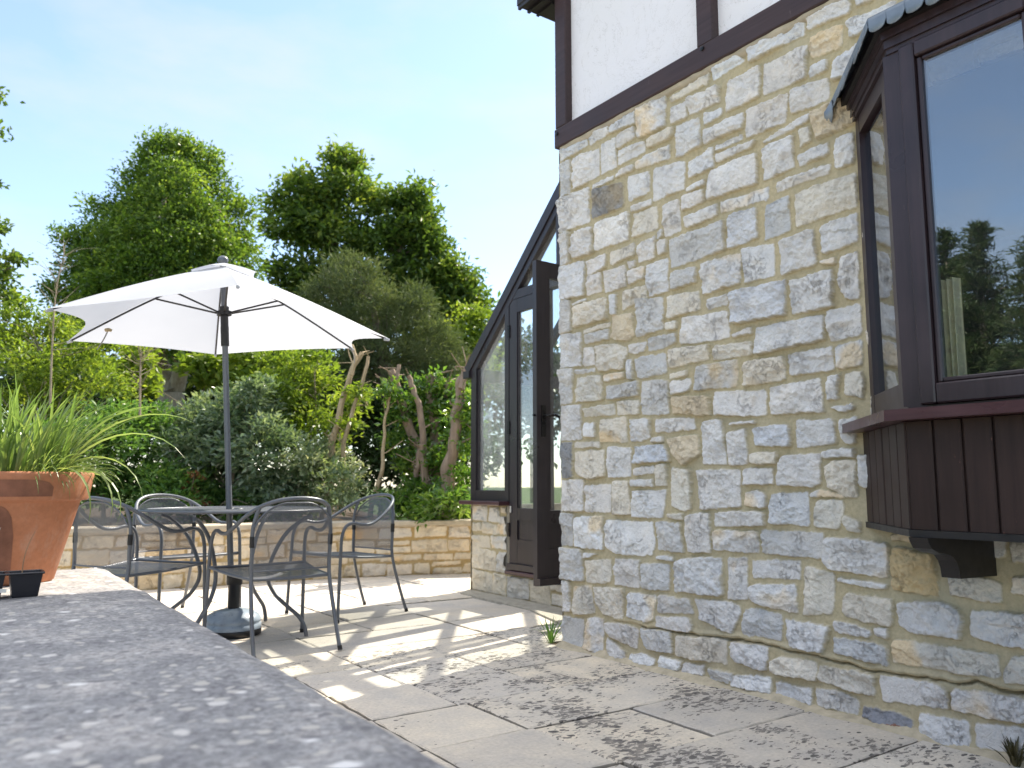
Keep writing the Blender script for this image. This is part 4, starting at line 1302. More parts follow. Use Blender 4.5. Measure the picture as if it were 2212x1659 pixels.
rng = np.random.default_rng(41)
ylines = [-2.45, -2.0, -1.54, -1.09, -.63, -.18, .28, .74, 1.19, 1.65, 2.115, 2.575, 3.02, 3.465, 3.90]
while ylines[-1] < 8.5: ylines.append(ylines[-1] + rng.uniform(.45, .47))
slabs = []
for r_ in range(len(ylines) - 1):
    y0, y1 = ylines[r_], ylines[r_ + 1]
    if r_ >= 14: xs = [-1.5, -1.0, -.55, -.1, .38, .86, 1.34, 1.82, 2.32, 2.86, 3.24, 3.72, 4.2, 4.7, 5.2]
    elif r_ % 2 == 0: xs = [-.3, .2, .64, 1.1, 1.46, 1.955, 2.46, 2.98]
    else: xs = [-.3, .2, .64, 1.0, 1.44, 1.93, 2.45, 2.98]
    if 9 <= r_ < 14: xs = [-.3, .2, .64, 1.02, 1.45, 1.93 - .02 * (r_ - 9) + (.0 if r_ < 12 else -.02), 2.43 - .02 * (r_ - 9), 2.985]
    if r_ in (9, 11): xs = [x for x in xs if not (2.3 < x < 2.5)]
    i = 0
    while i < len(xs) - 1:
        j = i + 1
        if r_ >= 14 and rng.random() < .25 and j < len(xs) - 1: j += 1
        slabs.append((xs[i], xs[j], y0, y1)); i = j
V = []; F = []; rn = []; jo = []; li = []


def addq(vs, fs, r_, j_, l_):
    o = len(V); V.extend(vs); F.extend([tuple(k + o for k in f) for f in fs])
    rn.extend([r_] * len(vs)); jo.extend(j_ if isinstance(j_, list) else [j_] * len(vs)); li.extend([l_] * len(vs))


for (x0, x1, y0, y1) in slabs:
    gx = rng.uniform(.0038, .0085); c = rng.uniform(.005, .010)
    dz = rng.uniform(-.004, .004); tx = rng.uniform(-.006, .006); ty = rng.uniform(-.006, .006)
    rr = rng.random()
    near = y0 < 4.0
    l_ = rng.uniform(.9, 1.3) if (near and x0 > 1.7) else rng.uniform(.25, .75) if near else rng.uniform(0.05, .35)
    if y0 > 5: l_ *= .5
    nx = max(int((x1 - x0) / .06), 2); ny = max(int((y1 - y0) / .06), 2)
    xs = np.r_[x0 + gx, np.linspace(x0 + gx + c, x1 - gx - c, nx), x1 - gx]
    ys = np.r_[y0 + gx, np.linspace(y0 + gx + c, y1 - gx - c, ny), y1 - gx]
    wob = rng.random() * 50
    vs = []
    for ix, x in enumerate(xs):
        for iy, y in enumerate(ys):
            e = ix in (0, len(xs) - 1) or iy in (0, len(ys) - 1)
            ex = .0035 * math.sin(y * 37 + wob) * (ix in (0, len(xs) - 1)); ey = .0035 * math.sin(x * 33 + wob) * (iy in (0, len(ys) - 1))
            z = dz + tx * (x - x0) + ty * (y - y0) - (.0045 if e else 0)
            vs.append((x + ex, y + ey, z))
    m = len(ys)
    fs = [(a * m + b_, (a + 1) * m + b_, (a + 1) * m + b_ + 1, a * m + b_ + 1) for a in range(len(xs) - 1) for b_ in range(m - 1)]
    addq(vs, fs, rr, 0.0, l_)
    # dropped edges into the joint
    per = [(a, 0) for a in range(len(xs))] + [(len(xs) - 1, b_) for b_ in range(1, m)] + [(a, m - 1) for a in range(len(xs) - 2, -1, -1)] + [(0, b_) for b_ in range(m - 2, 0, -1)]
    top = [vs[a * m + b_] for a, b_ in per]
    ev = top + [(p[0], p[1], -.03) for p in top]; n = len(top)
    addq(ev, [(k, k + n, (k + 1) % n + n, (k + 1) % n) for k in range(n)], rr, [.3] * n + [1.0] * n, l_)
me = bpy.data.meshes.new("patio")
me.from_pydata(V, [], F)
for nm, d in (("rnd", rn), ("joint", jo), ("lichen", li)):
    a = me.attributes.new(nm, 'FLOAT', 'POINT'); a.data.foreach_set("value", d)
me.update()
tag(link_mesh("patio", me, MAT['slab']), kind="structure")
# bedding under the slabs, mortar haunch at wall foot
b = MB(); b.add([(-1.6, -2.6, -.018), (5.2, -2.6, -.018), (5.2, 8.6, -.018), (-1.6, 8.6, -.018)], [(0, 1, 2, 3)])
tag(b.build("patio_bedding", MAT['earth']), kind="structure")
# pale cement fillet strip between slabs and conservatory step
b = MB(); b.prism([(3.66, 5.97), (3.84, 6.12), (3.84, 3.86), (3.30, 3.86), (3.42, 4.3), (3.60, 4.9)], 2, -.02, .012)
tag(b.build("step_haunch", MAT['conc']), kind="structure")

# ------------------------------------------------------------------ curved garden wall behind the table
WPTS = np.array([(6.6, 6.75), (5.6, 6.95), (4.75, 7.2), (4.0, 7.47), (3.1, 7.66), (2.3, 7.72), (1.42, 7.80), (.5, 8.0), (-.6, 8.3), (-2.4, 8.8)])


def curve(P, n):
    P = np.array(P, float); out = []
    for i in range(len(P) - 1):
        a = P[i - 1] if i else 2 * P[i] - P[i + 1]; b_, c_ = P[i], P[i + 1]; d = P[i + 2] if i + 2 < len(P) else 2 * c_ - b_
        for t in np.arange(n) / n:
            out.append(.5 * ((2 * b_) + (-a + c_) * t + (2 * a - 5 * b_ + 4 * c_ - d) * t * t + (-a + 3 * b_ - 3 * c_ + d) * t ** 3))
    out.append(P[-1]); return np.array(out)


GW = empty("garden_wall", (3.1, 7.7, 0))
tag(GW, "low curved honey stone garden wall with flat coping behind the table and chairs", "wall")
wc = curve(WPTS, 12)
cum = np.r_[0, np.cumsum(np.linalg.norm(np.diff(wc, axis=0), axis=1))]
LW = cum[-1]
tang = np.gradient(wc, axis=0); tang /= np.linalg.norm(tang, axis=1)[:, None]
nrmw = np.stack([-tang[:, 1], tang[:, 0]], 1)
nrmw *= np.sign(-(nrmw[:, 1]))[:, None]                  # towards the patio (-Y)
HW = .500
pw, tw = coursed(0, LW, 0, HW, 55, .075, .15, .16, .42, .020, "cccoccw")
UW = np.linspace(0, LW, 900); VW = np.linspace(0, HW, 62)
Hw, Mw, Cw = rubble_field(pw, tw, UW, VW, 14, .020, 0.0, None, .014)


def wpos(u, v, h):
    x = np.interp(u, cum, wc[:, 0]); y = np.interp(u, cum, wc[:, 1])
    nx = np.interp(u, cum, nrmw[:, 0]); ny = np.interp(u, cum, nrmw[:, 1])
    return x + nx * h - 3.1, y + ny * h - 7.7, v


relief_mesh("rubble_face", UW, VW, Hw, Mw, Cw, wpos, MAT['stone_far'], GW, flip=True)
b = HMB((3.1, 7.7, 0)); vs = []; fs = []
for i in range(len(wc)):
    p = wc[i]; n = nrmw[i]
    for (d, z) in ((.050, .503), (.055, .512), (.055, .545), (.046, .553), (-.26, .553), (-.26, .03), (.010, .503)):
        vs.append((p[0] + n[0] * d, p[1] + n[1] * d, z))
for i in range(len(wc) - 1):
    for k in range(7):
        l = (k + 1) % 7
        fs.append((i * 7 + k, (i + 1) * 7 + k, (i + 1) * 7 + l, i * 7 + l))
b.add(vs, fs, 0, False); b.build("coping", MAT['coping_far'], GW)
# planted bank behind it
vs = []; fs = []; m = 6
for i in range(len(wc)):
    p = wc[i]; n = -nrmw[i]
    for (d, z) in ((.262, .50), (.8, .53), (2.0, .45), (4.0, .35), (8.0, .2), (30, -.05)):
        vs.append((p[0] + n[0] * d, p[1] + n[1] * d, z + .03 * math.sin(i * 1.3 + d)))
for i in range(len(wc) - 1):
    for k in range(m - 1):
        fs.append((i * m + k, (i + 1) * m + k, (i + 1) * m + k + 1, i * m + k + 1))
b = MB(); b.add(vs, fs, 0, True); tag(b.build("planting_bank", MAT['earth']), kind="structure")

# ------------------------------------------------------------------ foreground low wall with its coping
LO = np.array([.1, 1.5, 0.0])
LWALL = empty("low_wall", LO)
tag(LWALL, "foreground low wall topped by a broad grey speckled concrete coping", "wall")
CZ = .56
nx, ny = 26, 120
xs = np.linspace(-.62, .605, nx); ysv = np.linspace(-1.6, 4.02, ny)
vs = []; fs = []
def ex(y): return .575 + (y - 1.2) * .014
for y in ysv:
    xr = ex(y) + .0012 * math.sin(y * 9) + .0015 * math.sin(y * 23)
    for k in range(nx):
        x = -.62 + (xr + .62) * k / (nx - 1)
        z = CZ + .0015 * math.sin(x * 21 + y * 13)
        if k == nx - 1: z -= .010
        if y > 4.0: z -= .006
        vs.append((x, y, z))
for j in range(ny - 1):
    for k in range(nx - 1):
        fs.append((j * nx + k, j * nx + k + 1, (j + 1) * nx + k + 1, (j + 1) * nx + k))
o = len(vs)
for j, y in enumerate(ysv):                          # outer vertical face of the coping, then underside
    q = vs[j * nx + nx - 1]
    vs.append((q[0] + .004, y, CZ - .018)); vs.append((q[0] + .003, y, CZ - .062)); vs.append((q[0] - .05, y, CZ - .063))
for j in range(ny - 1):
    a = j * nx + nx - 1; c = (j + 1) * nx + nx - 1
    for (p0_, p1_, q0, q1) in ((a, o + j * 3, c, o + j * 3 + 3), (o + j * 3, o + j * 3 + 1, o + j * 3 + 3, o + j * 3 + 4), (o + j * 3 + 1, o + j * 3 + 2, o + j * 3 + 4, o + j * 3 + 5)):
        fs.append((p0_, p1_, q1, q0))
oe = len(vs)
for k in range(nx):
    q = vs[(ny - 1) * nx + k]; vs.append((q[0], q[1] + .003, CZ - .062))
for k in range(nx - 1):
    fs.append(((ny - 1) * nx + k, oe + k, oe + k + 1, (ny - 1) * nx + k + 1)[::-1])
b = HMB(LO); b.add(vs, fs, 0, False); b.build("coping", MAT['coping'], LWALL)
pl, tl_ = coursed(0, 5.4, 0, .495, 61, .08, .15, .14, .4, .02, "ccwcww")
UL = np.linspace(0, 5.4, 300); VL = np.linspace(0, .495, 40)
Hl, Ml, Cl = rubble_field(pl, tl_, UL, VL, 16, .018, 0.0, None, .018)
relief_mesh("rubble_face", UL, VL, Hl, Ml, Cl, lambda u, v, h: (.515 + (u - 2.8) * .014 + h - LO[0], u - 1.5 - LO[1], v), MAT['stone_far'], LWALL)
b = HMB(LO); b.box(-.6, .44, -1.55, 3.96, -.03, .498); b.build("wall_core", MAT['conc'], LWALL)

# ------------------------------------------------------------------ chairs
def sheet(name, fn, nu, nv, mat, parent, thick=None):
    U = np.linspace(0, 1, nu); Vv = np.linspace(0, 1, nv)
    P = np.array([fn(u, v) for u in U for v in Vv]); uv = []
    arr = P.reshape(nu, nv, 3)
    du = np.r_[np.zeros((1, nv)), np.cumsum(np.linalg.norm(np.diff(arr, axis=0), axis=2), 0)]
    dv = np.c_[np.zeros((nu, 1)), np.cumsum(np.linalg.norm(np.diff(arr, axis=1), axis=2), 1)]
    # even coordinates taken at the middle so the weave does not shear
    mid_u = du[:, nv // 2]; 
    uvm = np.stack([np.repeat(mid_u, nv), dv.ravel(), np.zeros(nu * nv)], 1)
    i, j = np.meshgrid(np.arange(nu - 1), np.arange(nv - 1), indexing='ij')
    q = np.stack([i * nv + j, (i + 1) * nv + j, (i + 1) * nv + j + 1, i * nv + j + 1], -1).reshape(-1, 4)
    me = fast_mesh(name, P, q, {'uvm': ('FLOAT_VECTOR', uvm)}, True)
    return link_mesh(name, me, mat, parent)


def arch_y(x): return -.255 - .055 * (1 - (x / .235) ** 2)
def arch_z(x): return .60 + .235 * max(0.0, 1 - (abs(x) / .262) ** 2.6) ** .55


def make_chair():
    root = empty("garden_chair", (0, 0, 0))
    r = .0115
    f = MB()
    half = [(-.303, .305, .0), (-.299, .297, .22), (-.295, .287, .45), (-.292, .278, .565), (-.290, .245, .632), (-.290, .185, .652), (-.290, .105, .640),
            (-.286, .02, .646), (-.274, -.07, .688), (-.248, -.16, .745), (-.200, -.235, .795), (-.13, -.285, .826), (-.06, -.305, .838)]
    pts = half + [(0, -.310, .841)] + [(-x, y, z) for (x, y, z) in half[::-1]]
    f.tube(pts, r, 10, 6)
    f.tube([(-.294, .280, .434), (0, .292, .430), (.294, .280, .434)], .009, 8, 6)
    f.tube([(-.225, -.21, .402), (0, -.225, .398), (.225, -.21, .402)], .009, 8, 4)
    for s in (-1, 1):
        f.tube([(s * .292, .278, .434), (s * .258, .04, .412), (s * .227, -.21, .402)], .009, 8, 6)
    fr = f.build("frame", MAT['metal'], root)
    for s in (-1, 1):
        l = MB()
        l.tube([(s * .245, -.345, 0), (s * .240, -.285, .16), (s * .232, -.232, .33), (s * .228, -.212, .44), (s * .229, -.213, .55), (s * .230, -.214, .66), (s * .218, -.222, .735), (s * .203, -.233, .790)], r, 10, 6)
        leg = l.build("rear_leg", MAT['metal'], root)
        fo = MB(); fo.tube([(s * .2452, -.3465, .0), (s * .2445, -.339, .022)], .0135, 10, 1)
        fo.build("rubber_foot", MAT['metal_dark'], leg)
        fo = MB(); fo.tube([(s * .303, .3055, .0), (s * .3028, .3045, .022)], .0135, 10, 1)
        fo.build("rubber_foot", MAT['metal_dark'], fr)
        cl = MB(); cl.tube([(s * .2295, -.2132, .575), (s * .2302, -.2135, .635)], .0145, 10, 2); cl.build("stacking_sleeve", MAT['metal_dark'], leg)

    def seat_fn(u, v):
        x = -1 + 2 * u; y = .285 - .505 * v
        w = .288 - .060 * v
        dish = -.020 * (1 - x * x) * math.sin(math.pi * min(1, v * 1.05))
        roll = -.012 * max(0, (.12 - v) / .12) ** 2
        return (x * w, y, .433 - .030 * v + dish + roll)
    sheet("seat", seat_fn, 22, 20, MAT['mesh'], root)

    def back_fn(u, v):
        x = (-1 + 2 * u) * .226
        zt = min(.815, .655 + .165 * max(0, 1 - (abs(x) / .232) ** 2.4) ** .6); z = .445 + (zt - .445) * v
        bow = -.050 * (1 - (x / .235) ** 2) * (.35 + .65 * v)
        return (x, -.212 - .018 * v - bow * -1.0, z)
    bk = sheet("backrest", back_fn, 26, 20, MAT['mesh_back'], root)
    for vv in (1.0, 0.0):
        e = MB(); e.tube([back_fn(u, vv) for u in np.linspace(0, 1, 25)], .0055, 6, 1)
        e.build("edge_rail", MAT['metal'], bk)
    return root


def copy_tree(o, parent=None):
    c = o.copy(); COL.objects.link(c); c.parent = parent
    for ch in list(o.children): copy_tree(ch, c)
    return c


TX, TY = 1.53, 5.20
chair0 = make_chair()
spots = [  # x, y, heading of the facing direction measured clockwise from +Y (degrees), label
    (1.625, 4.69, -3, "grey metal chair nearest the camera with its open arched back turned to us"),
    (0.97, 5.37, 60, "grey metal chair beside the terracotta pot, left of the table"),
    (1.41, 6.10, 163, "grey metal chair behind the table whose back catches the sun"),
    (2.45, 5.545, 257, "grey metal chair pulled out furthest right, nearest the conservatory"),
]
for i, (x, y, hd, lab) in enumerate(spots):
    o = chair0 if i == 0 else copy_tree(chair0)
    o.location = (x, y, .004); o.rotation_euler = (0, 0, R(-hd))
    tag(o, lab, "chair", "metal chairs round the garden table")

# ------------------------------------------------------------------ round table
tb = empty("garden_table", (TX, TY, .004))
tag(tb, "round grey mesh-topped metal table with curved legs and a parasol through its middle", "table")
RT, HT = .562, .764


def top_fn(u, v):
    a = 2 * math.pi * u; r = .035 + (RT - .035) * v
    return (r * math.cos(a), r * math.sin(a), HT)


nu, nv = 72, 14
P = np.array([top_fn(u, v) for u in np.linspace(0, 1, nu) for v in np.linspace(0, 1, nv)])
i_, j_ = np.meshgrid(np.arange(nu - 1), np.arange(nv - 1), indexing='ij')
q = np.stack([i_ * nv + j_, (i_ + 1) * nv + j_, (i_ + 1) * nv + j_ + 1, i_ * nv + j_ + 1], -1).reshape(-1, 4)
tt = link_mesh("tabletop", fast_mesh("tabletop", P, q, {'uvm': ('FLOAT_VECTOR', P * np.array([1, 1, 0]))}, True), MAT['mesh_top'], tb)
e = MB()
e.lathe([(RT - .012, HT - .010), (RT + .004, HT - .011), (RT + .010, HT - .004), (RT + .007, HT + .004), (RT - .006, HT + .005), (RT - .014, HT + .001), (RT - .012, HT - .010)], 72)
e.lathe([(.030, HT - .01), (.042, HT - .01), (.044, HT + .005), (.030, HT + .005), (.030, HT - .01)], 24)
for k in range(4):
    a = R(45 + 90 * k + 3)
    e.bar((.05 * math.cos(a), .05 * math.sin(a), HT - .012), ((RT - .01) * math.cos(a), (RT - .01) * math.sin(a), HT - .012), .02, .014)
e.build("rim", MAT['metal'], tt)
for k in range(4):
    a = R(-45 + 90 * k + 2)
    l = MB(); c, s = math.cos(a), math.sin(a)
    prof = [(.50, .722), (.44, .700), (.34, .62), (.275, .52), (.235, .42), (.225, .36), (.24, .30), (.29, .23), (.37, .165), (.44, .11), (.475, .05), (.487, .0)]
    l.tube([(p * c, p * s, z) for p, z in prof], .0125, 10, 5)
    l.build("leg", MAT['metal'], tb)

# ------------------------------------------------------------------ parasol and its weighted base
BX, BY = 1.525, 5.155
ax = np.array([-.059, .031, 1.0]); ax /= np.linalg.norm(ax)
e1 = np.cross([0, 1.0, 0], ax); e1 /= np.linalg.norm(e1); e2 = np.cross(ax, e1)
PB = np.array([BX, BY, .004])
pb = empty("parasol_weight", PB)
tag(pb, "round blue-grey plastic weight with a black socket holding the parasol pole", "parasol weight")
b = MB(); b.lathe([(0, .0), (.150, .0), (.163, .012), (.168, .045), (.168, .072), (.160, .078), (.166, .086), (.166, .100), (.150, .124), (.11, .147), (.06, .160), (.0, .164)], 56)
shell = b.build("shell", MAT['base'], pb)
b = MB(); b.lathe([(.1600, .004), (.1690, .010), (.1705, .040), (.1690, .043)], 56); b.build("foot_band", MAT['metal_dark'], pb)
b = MB(); b.lathe([(.033, .155), (.036, .17), (.036, .30), (.048, .305), (.048, .372), (.042, .378), (.026, .378)], 28); b.build("socket", MAT['metal_dark'], pb)
ps = empty("parasol", PB + np.array([0, 0, .17]))
tag(ps, "open white six-sided parasol on a slightly leaning grey pole", "parasol")
PO = PB + np.array([0, 0, .17])


def L(u, v, w):      # parasol axes -> relative to its empty (w measured from the paving)
    return e1 * u + e2 * v + ax * w - np.array([0, 0, .17])


b = MB(); b.tube([L(0, 0, .20), L(0, 0, 2.345)], .0185, 16, 1); b.build("pole", MAT['metal'], ps)
b = MB()
for (r0, z0, r1, z1) in ((.025, 1.925, .025, 2.00), (.046, 2.00, .046, 2.025), (.030, 2.025, .030, 2.055), (.026, 1.80, .026, 1.925)):
    b.tube([L(0, 0, z0), L(0, 0, z1)], [r0, r1], 16, 1)
for k in range(6):
    pass
b.build("runner", MAT['metal_dark'], ps)
apex_w = 2.328
yaw = -.209
tips = []
RR = 1.07
# order: near-left, far-left, far, far-right, near-right, near; each with the sag or lift of its own rib
for (u, v, dw) in ((-.932, -.515, .012), (-.932, .515, .026), (0, 1.068, .028), (.932, .515, -.018), (.932, -.515, -.135), (0, -1.068, .035)):
    uu = u * math.cos(yaw) - v * math.sin(yaw); vv = u * math.sin(yaw) + v * math.cos(yaw)
    tips.append((uu, vv, 1.897 + dw))
HEM = (.15, .035, .03, .10, .04, .035); SAG = (.05, .05, .05, .05, .02, .015)
V = []; F = []; N1, N2 = 13, 15
for k in range(6):
    a = np.array(tips[k]); c = np.array(tips[(k + 1) % 6]); o = len(V)
    for i in range(N1):
        t = .055 + (1 - .055) * i / (N1 - 1)
        for j in range(N2):
            s = j / (N2 - 1)
            edge = a * (1 - s) + c * s
            scal = 1 - HEM[k] * math.sin(math.pi * s) * t ** 2            # hem curves in between the ribs
            w_r = apex_w + (edge[2] - apex_w) * (t ** 1.04) + .020 * math.sin(math.pi * t)
            u_, v_ = edge[0] * t * scal, edge[1] * t * scal
            w_ = apex_w + (edge[2] - apex_w) * t * (scal ** .6) + .018 * math.sin(math.pi * t) - SAG[k] * math.sin(math.pi * s) * (t * (1.15 - t)) - .006 * math.sin(math.pi * s) * math.sin(9 * t + k) * t
            V.append(L(u_, v_, w_))
    for i in range(N1 - 1):
        for j in range(N2 - 1):
            F.append((o + i * N2 + j, o + (i + 1) * N2 + j, o + (i + 1) * N2 + j + 1, o + i * N2 + j + 1))
b = MB(); b.add(V, F, 0, True); can = b.build("canopy", MAT['fabric'], ps)
V = []; F = []
for k in range(6):
    a = np.array(tips[k]) * np.array([.215, .215, 1]); c = np.array(tips[(k + 1) % 6]) * np.array([.215, .215, 1]); o = len(V)
    for i in range(6):
        t = .06 + .94 * i / 5
        for j in range(7):
            s = j / 6; e_ = a * (1 - s) + c * s
            sc = 1 - .05 * math.sin(math.pi * s)
            w_ = apex_w + .016 - .082 * t ** 1.3 + .020 * math.sin(math.pi * s) * t ** 2
            V.append(L(e_[0] * t * sc, e_[1] * t * sc, w_))
    for i in range(5):
        for j in range(6):
            F.append((o + i * 7 + j, o + (i + 1) * 7 + j, o + (i + 1) * 7 + j + 1, o + i * 7 + j + 1))
b = MB(); b.add(V, F, 0, True); b.build("vent_cap", MAT['fabric'], can)
b = MB(); b.tube([L(0, 0, 2.330), L(0, 0, 2.356), L(0, 0, 2.372), L(0, 0, 2.386), L(0, 0, 2.394)], [.024, .034, .034, .024, .005], 16, 3); b.build("finial", MAT['metal'], ps)
for k in range(6):
    a = np.array(tips[k])
    rb_ = MB(); rb_.tube([L(a[0] * .02, a[1] * .02, apex_w - .03), L(a[0] * .5, a[1] * .5, apex_w + (a[2] - apex_w) * .5 + .002), L(a[0] * .985, a[1] * .985, a[2] - .002)], .0065, 8, 5)
    rib = rb_.build("rib", MAT['metal_dark'], ps)
    st = MB(); m_ = .43; st.tube([L(a[0] * .035, a[1] * .035, 2.015), L(a[0] * m_, a[1] * m_, apex_w + (a[2] - apex_w) * m_ - .006)], .006, 8, 1); st.build("strut", MAT['metal_dark'], rib)
    tp = MB(); tp.tube([L(a[0] * .975, a[1] * .975, a[2] - .004), L(a[0] * 1.006, a[1] * 1.006, a[2] - .012)], [.010, .008], 8, 1); tp.build("rib_tip", MAT['fabric'], rib)
b = MB()
a = np.array(tips[1]); p0 = L(a[0] * .86, a[1] * .86, a[2] + .045); 
tq = L(a[0] * .80 + .05, a[1] * .80 - .02, a[2] + .050)
b.tube([tq, tq + np.array([-.02, .02, -.06]), tq + np.array([-.05, .05, -.125])], .004, 6, 3)
b.build("tie_cord", MAT['cord'], ps)
b = MB(); b.tube([tq + np.array([-.02, 0, -.002]), tq + np.array([.0, .0, .004]), tq + np.array([.022, .0, .001])], [.010, .013, .009], 8, 3); b.build("toggle", MAT['brass'], ps)
a = np.array(tips[3]); q0 = L(a[0] * .98, a[1] * .98, a[2] - .01)
b = MB(); b.tube([q0, q0 + np.array([.02, -.01, -.04]), q0 + np.array([.03, -.01, -.10])], .003, 6, 3); b.build("tie_cord", MAT['cord'], ps)

# ------------------------------------------------------------------ terracotta pot, plant, seed tray
POTX, POTY = .228, 3.60
pot = empty("terracotta_pot", (POTX, POTY, CZ))
tag(pot, "large terracotta flowerpot with a thick rim and darker patches on its side", "plant pot")
b = MB()
b.lathe([(0, .0), (.142, .0), (.150, .006), (.222, .296), (.226, .300), (.244, .302), (.250, .308), (.262, .382), (.266, .396), (.264, .404), (.256, .407), (.246, .404), (.240, .390), (.225, .300)], 72)
body = b.build("pot_body", MAT['terra'], pot)
V = []; F = []
def patch(a0, a1, z0, z1, rfun, lift, nseg=30):
    """darker patch with rounded corners, a thin film over the clay"""
    o = len(V); nz = 12
    for i in range(nseg + 1):
        t = i / nseg
        for j in range(nz + 1):
            s = j / nz
            cz = 1.0
            ed = min(1, (1 - t) / .16)
            ztop = z1 - (z1 - z0) * .45 * (1 - math.sqrt(max(0, 1 - (1 - ed) ** 2)))
            z = z0 + (ztop - z0) * s; a = a0 + (a1 - a0) * t; r_ = rfun(z) + lift
            V.append((r_ * math.cos(a), r_ * math.sin(a), z))
    for i in range(nseg):
        for j in range(nz):
            F.append((o + i * (nz + 1) + j, o + (i + 1) * (nz + 1) + j, o + (i + 1) * (nz + 1) + j + 1, o + i * (nz + 1) + j + 1))
patch(R(-175), R(-66), .318, .378, lambda z: .250 + (z - .308) * .162, .0012)
patch(R(-175), R(-92), .05, .285, lambda z: .150 + (z - .006) * .2483, .0012)
b = MB(); b.add(V, F, 0, True); b.build("darker_patch", MAT['terra_dark'], pot)  # darker clay colour over parts of the rim and body
b = MB(); b.lathe([(.0, .375), (.12, .378), (.242, .372)], 36); b.build("compost", MAT['soil'], pot)

TRO = np.array([.178, 3.10, CZ])
tr = empty("seed_tray", TRO); tr.scale = (1.06, 1.10, 1.22)
tag(tr, "small black plastic seed tray in front of the terracotta pot", "seed tray")
b = MB()
for k in range(3):
    xc = .062 - k * .098
    top_, bot = .043, .034; yh, yb = .040, .030
    v = [(xc - bot, -yb, .002), (xc + bot, -yb, .002), (xc + bot, yb, .002), (xc - bot, yb, .002),
         (xc - top_, -yh, .062), (xc + top_, -yh, .062), (xc + top_, yh, .062), (xc - top_, yh, .062)]
    vi = [(x_ * 1.0 + (xc - x_) * .06, y_ * .94, z_ + (.004 if z_ < .01 else 0)) for (x_, y_, z_) in v]
    b.add(v, [(3, 2, 1, 0), (0, 1, 5, 4), (1, 2, 6, 5), (2, 3, 7, 6), (3, 0, 4, 7)])
    b.add(vi, [(0, 1, 2, 3), (4, 5, 1, 0), (5, 6, 2, 1), (6, 7, 3, 2), (7, 4, 0, 3)])
b.build("cells", MAT['plastic'], tr)
b = MB()
def rim_rect(x0, x1, y0, y1, w, z0, z1):
    b.box(x0, x1, y0, y0 + w, z0, z1, 0, .002); b.box(x0, x1, y1 - w, y1, z0, z1, 0, .002)
    b.box(x0, x0 + w, y0 + w, y1 - w, z0, z1); b.box(x1 - w, x1, y0 + w, y1 - w, z0, z1)
rim_rect(-.182, .110, -.046, .046, .007, .0605, .0660)
for xx in (.013, -.085): b.box(xx - .006, xx + .006, -.038, .038, .0605, .0655)
b.build("rim", MAT['plastic'], tr)
b = MB()
for k in range(3):
    xc = .062 - k * .098
    b.add([(xc - .040, -.036, .050), (xc + .040, -.036, .050), (xc + .040, .036, .052), (xc - .040, .036, .052)], [(0, 1, 2, 3)])
b.build("compost", MAT['soil'], tr)
b = MB(); b.box(-.012, .012, -.0485, -.0465, .018, .028); b.build("white_sticker", MAT['white_latch'], tr)
# dried seedlings standing in the tray
for (x, y, sc, lab, nm) in ((.232, 3.10, 1.0, "thin dry brown seedling stalk standing in the black seed tray", 0), (.135, 3.10, 1.1, "pale fluffy dry seedling in the black seed tray, at the photo's left edge", 1)):
    sd = empty("seedling", (x, y, CZ + .05)); tag(sd, lab, "seedling")
    b = MB(); b.tube([(0, 0, 0), (.002, 0, .03), (.004, .0, .07), (.014, 0, .115), (.030, 0, .158 * sc)], [.0022, .002, .0016, .0013, .001], 6, 4)
    if nm:
        for k in range(6): b.tube([(.004 + .003 * k, 0, .06 + .014 * k), (-.008 + .004 * k, .004, .075 + .014 * k)], [.002, .003], 6, 1)
    b.build("stalk", m_plain("dry_stalk", (.33, .20, .11), .8) if nm == 0 else m_plain("pale_dry_stalk", (.45, .38, .30), .9), sd)
    b = MB(); rs = np.random.default_rng(3 + nm)
    for k in range(8):
        c = rs.normal(size=3) * np.array([.006, .006, .002]); r_ = rs.uniform(.003, .006)
        b.lathe([(0, -r_), (r_, 0), (0, r_)], 6, c + np.array([-.006, -.01, .006]))
    b.build("vermiculite", MAT['white_latch'], sd)

# ------------------------------------------------------------------ foliage
def leaf_cards(C, OUT, n, spread, size, rng, aspect=.5, up=.35, droop=.2, flat=.6, edge_amt=None):
    """n leaves round every twig end C; every leaf is a small folded blade."""
    K = len(C); N = K * n
    c = np.repeat(C, n, 0); o = np.repeat(OUT, n, 0)
    p = rng.normal(size=(N, 3)) * spread
    p[:, 2] *= flat
    pos = c + p
    d = o * .9 + rng.normal(size=(N, 3)) * .75 + p / (spread * 2.2)
    d[:, 2] -= droop
    d /= np.linalg.norm(d, axis=1)[:, None] + 1e-9
    nrm = rng.normal(size=(N, 3)) * .65 + o * .45; nrm[:, 2] += up + .35
    s = np.cross(d, nrm); s /= np.linalg.norm(s, axis=1)[:, None] + 1e-9
    nn = np.cross(s, d)
    L = size * rng.uniform(.6, 1.3, (N, 1)); W = L * aspect
    base = pos - d * L * .45
    m = base + d * L * .48
    fold = nn * W * .22
    V = np.stack([base, m + s * W * .5 + fold, base + d * L - nn * L * .10, m - s * W * .5 + fold], 1).reshape(-1, 3)
    k = np.arange(N)[:, None] * 4
    F = np.concatenate([k + np.array([[0, 1, 2]]), k + np.array([[0, 2, 3]])], 1).reshape(-1, 3)
    tw = np.repeat(rng.random(K), n)
    r = np.clip(.55 * tw + .45 * rng.random(N), 0, 1)
    return V, F, np.repeat(r, 4)


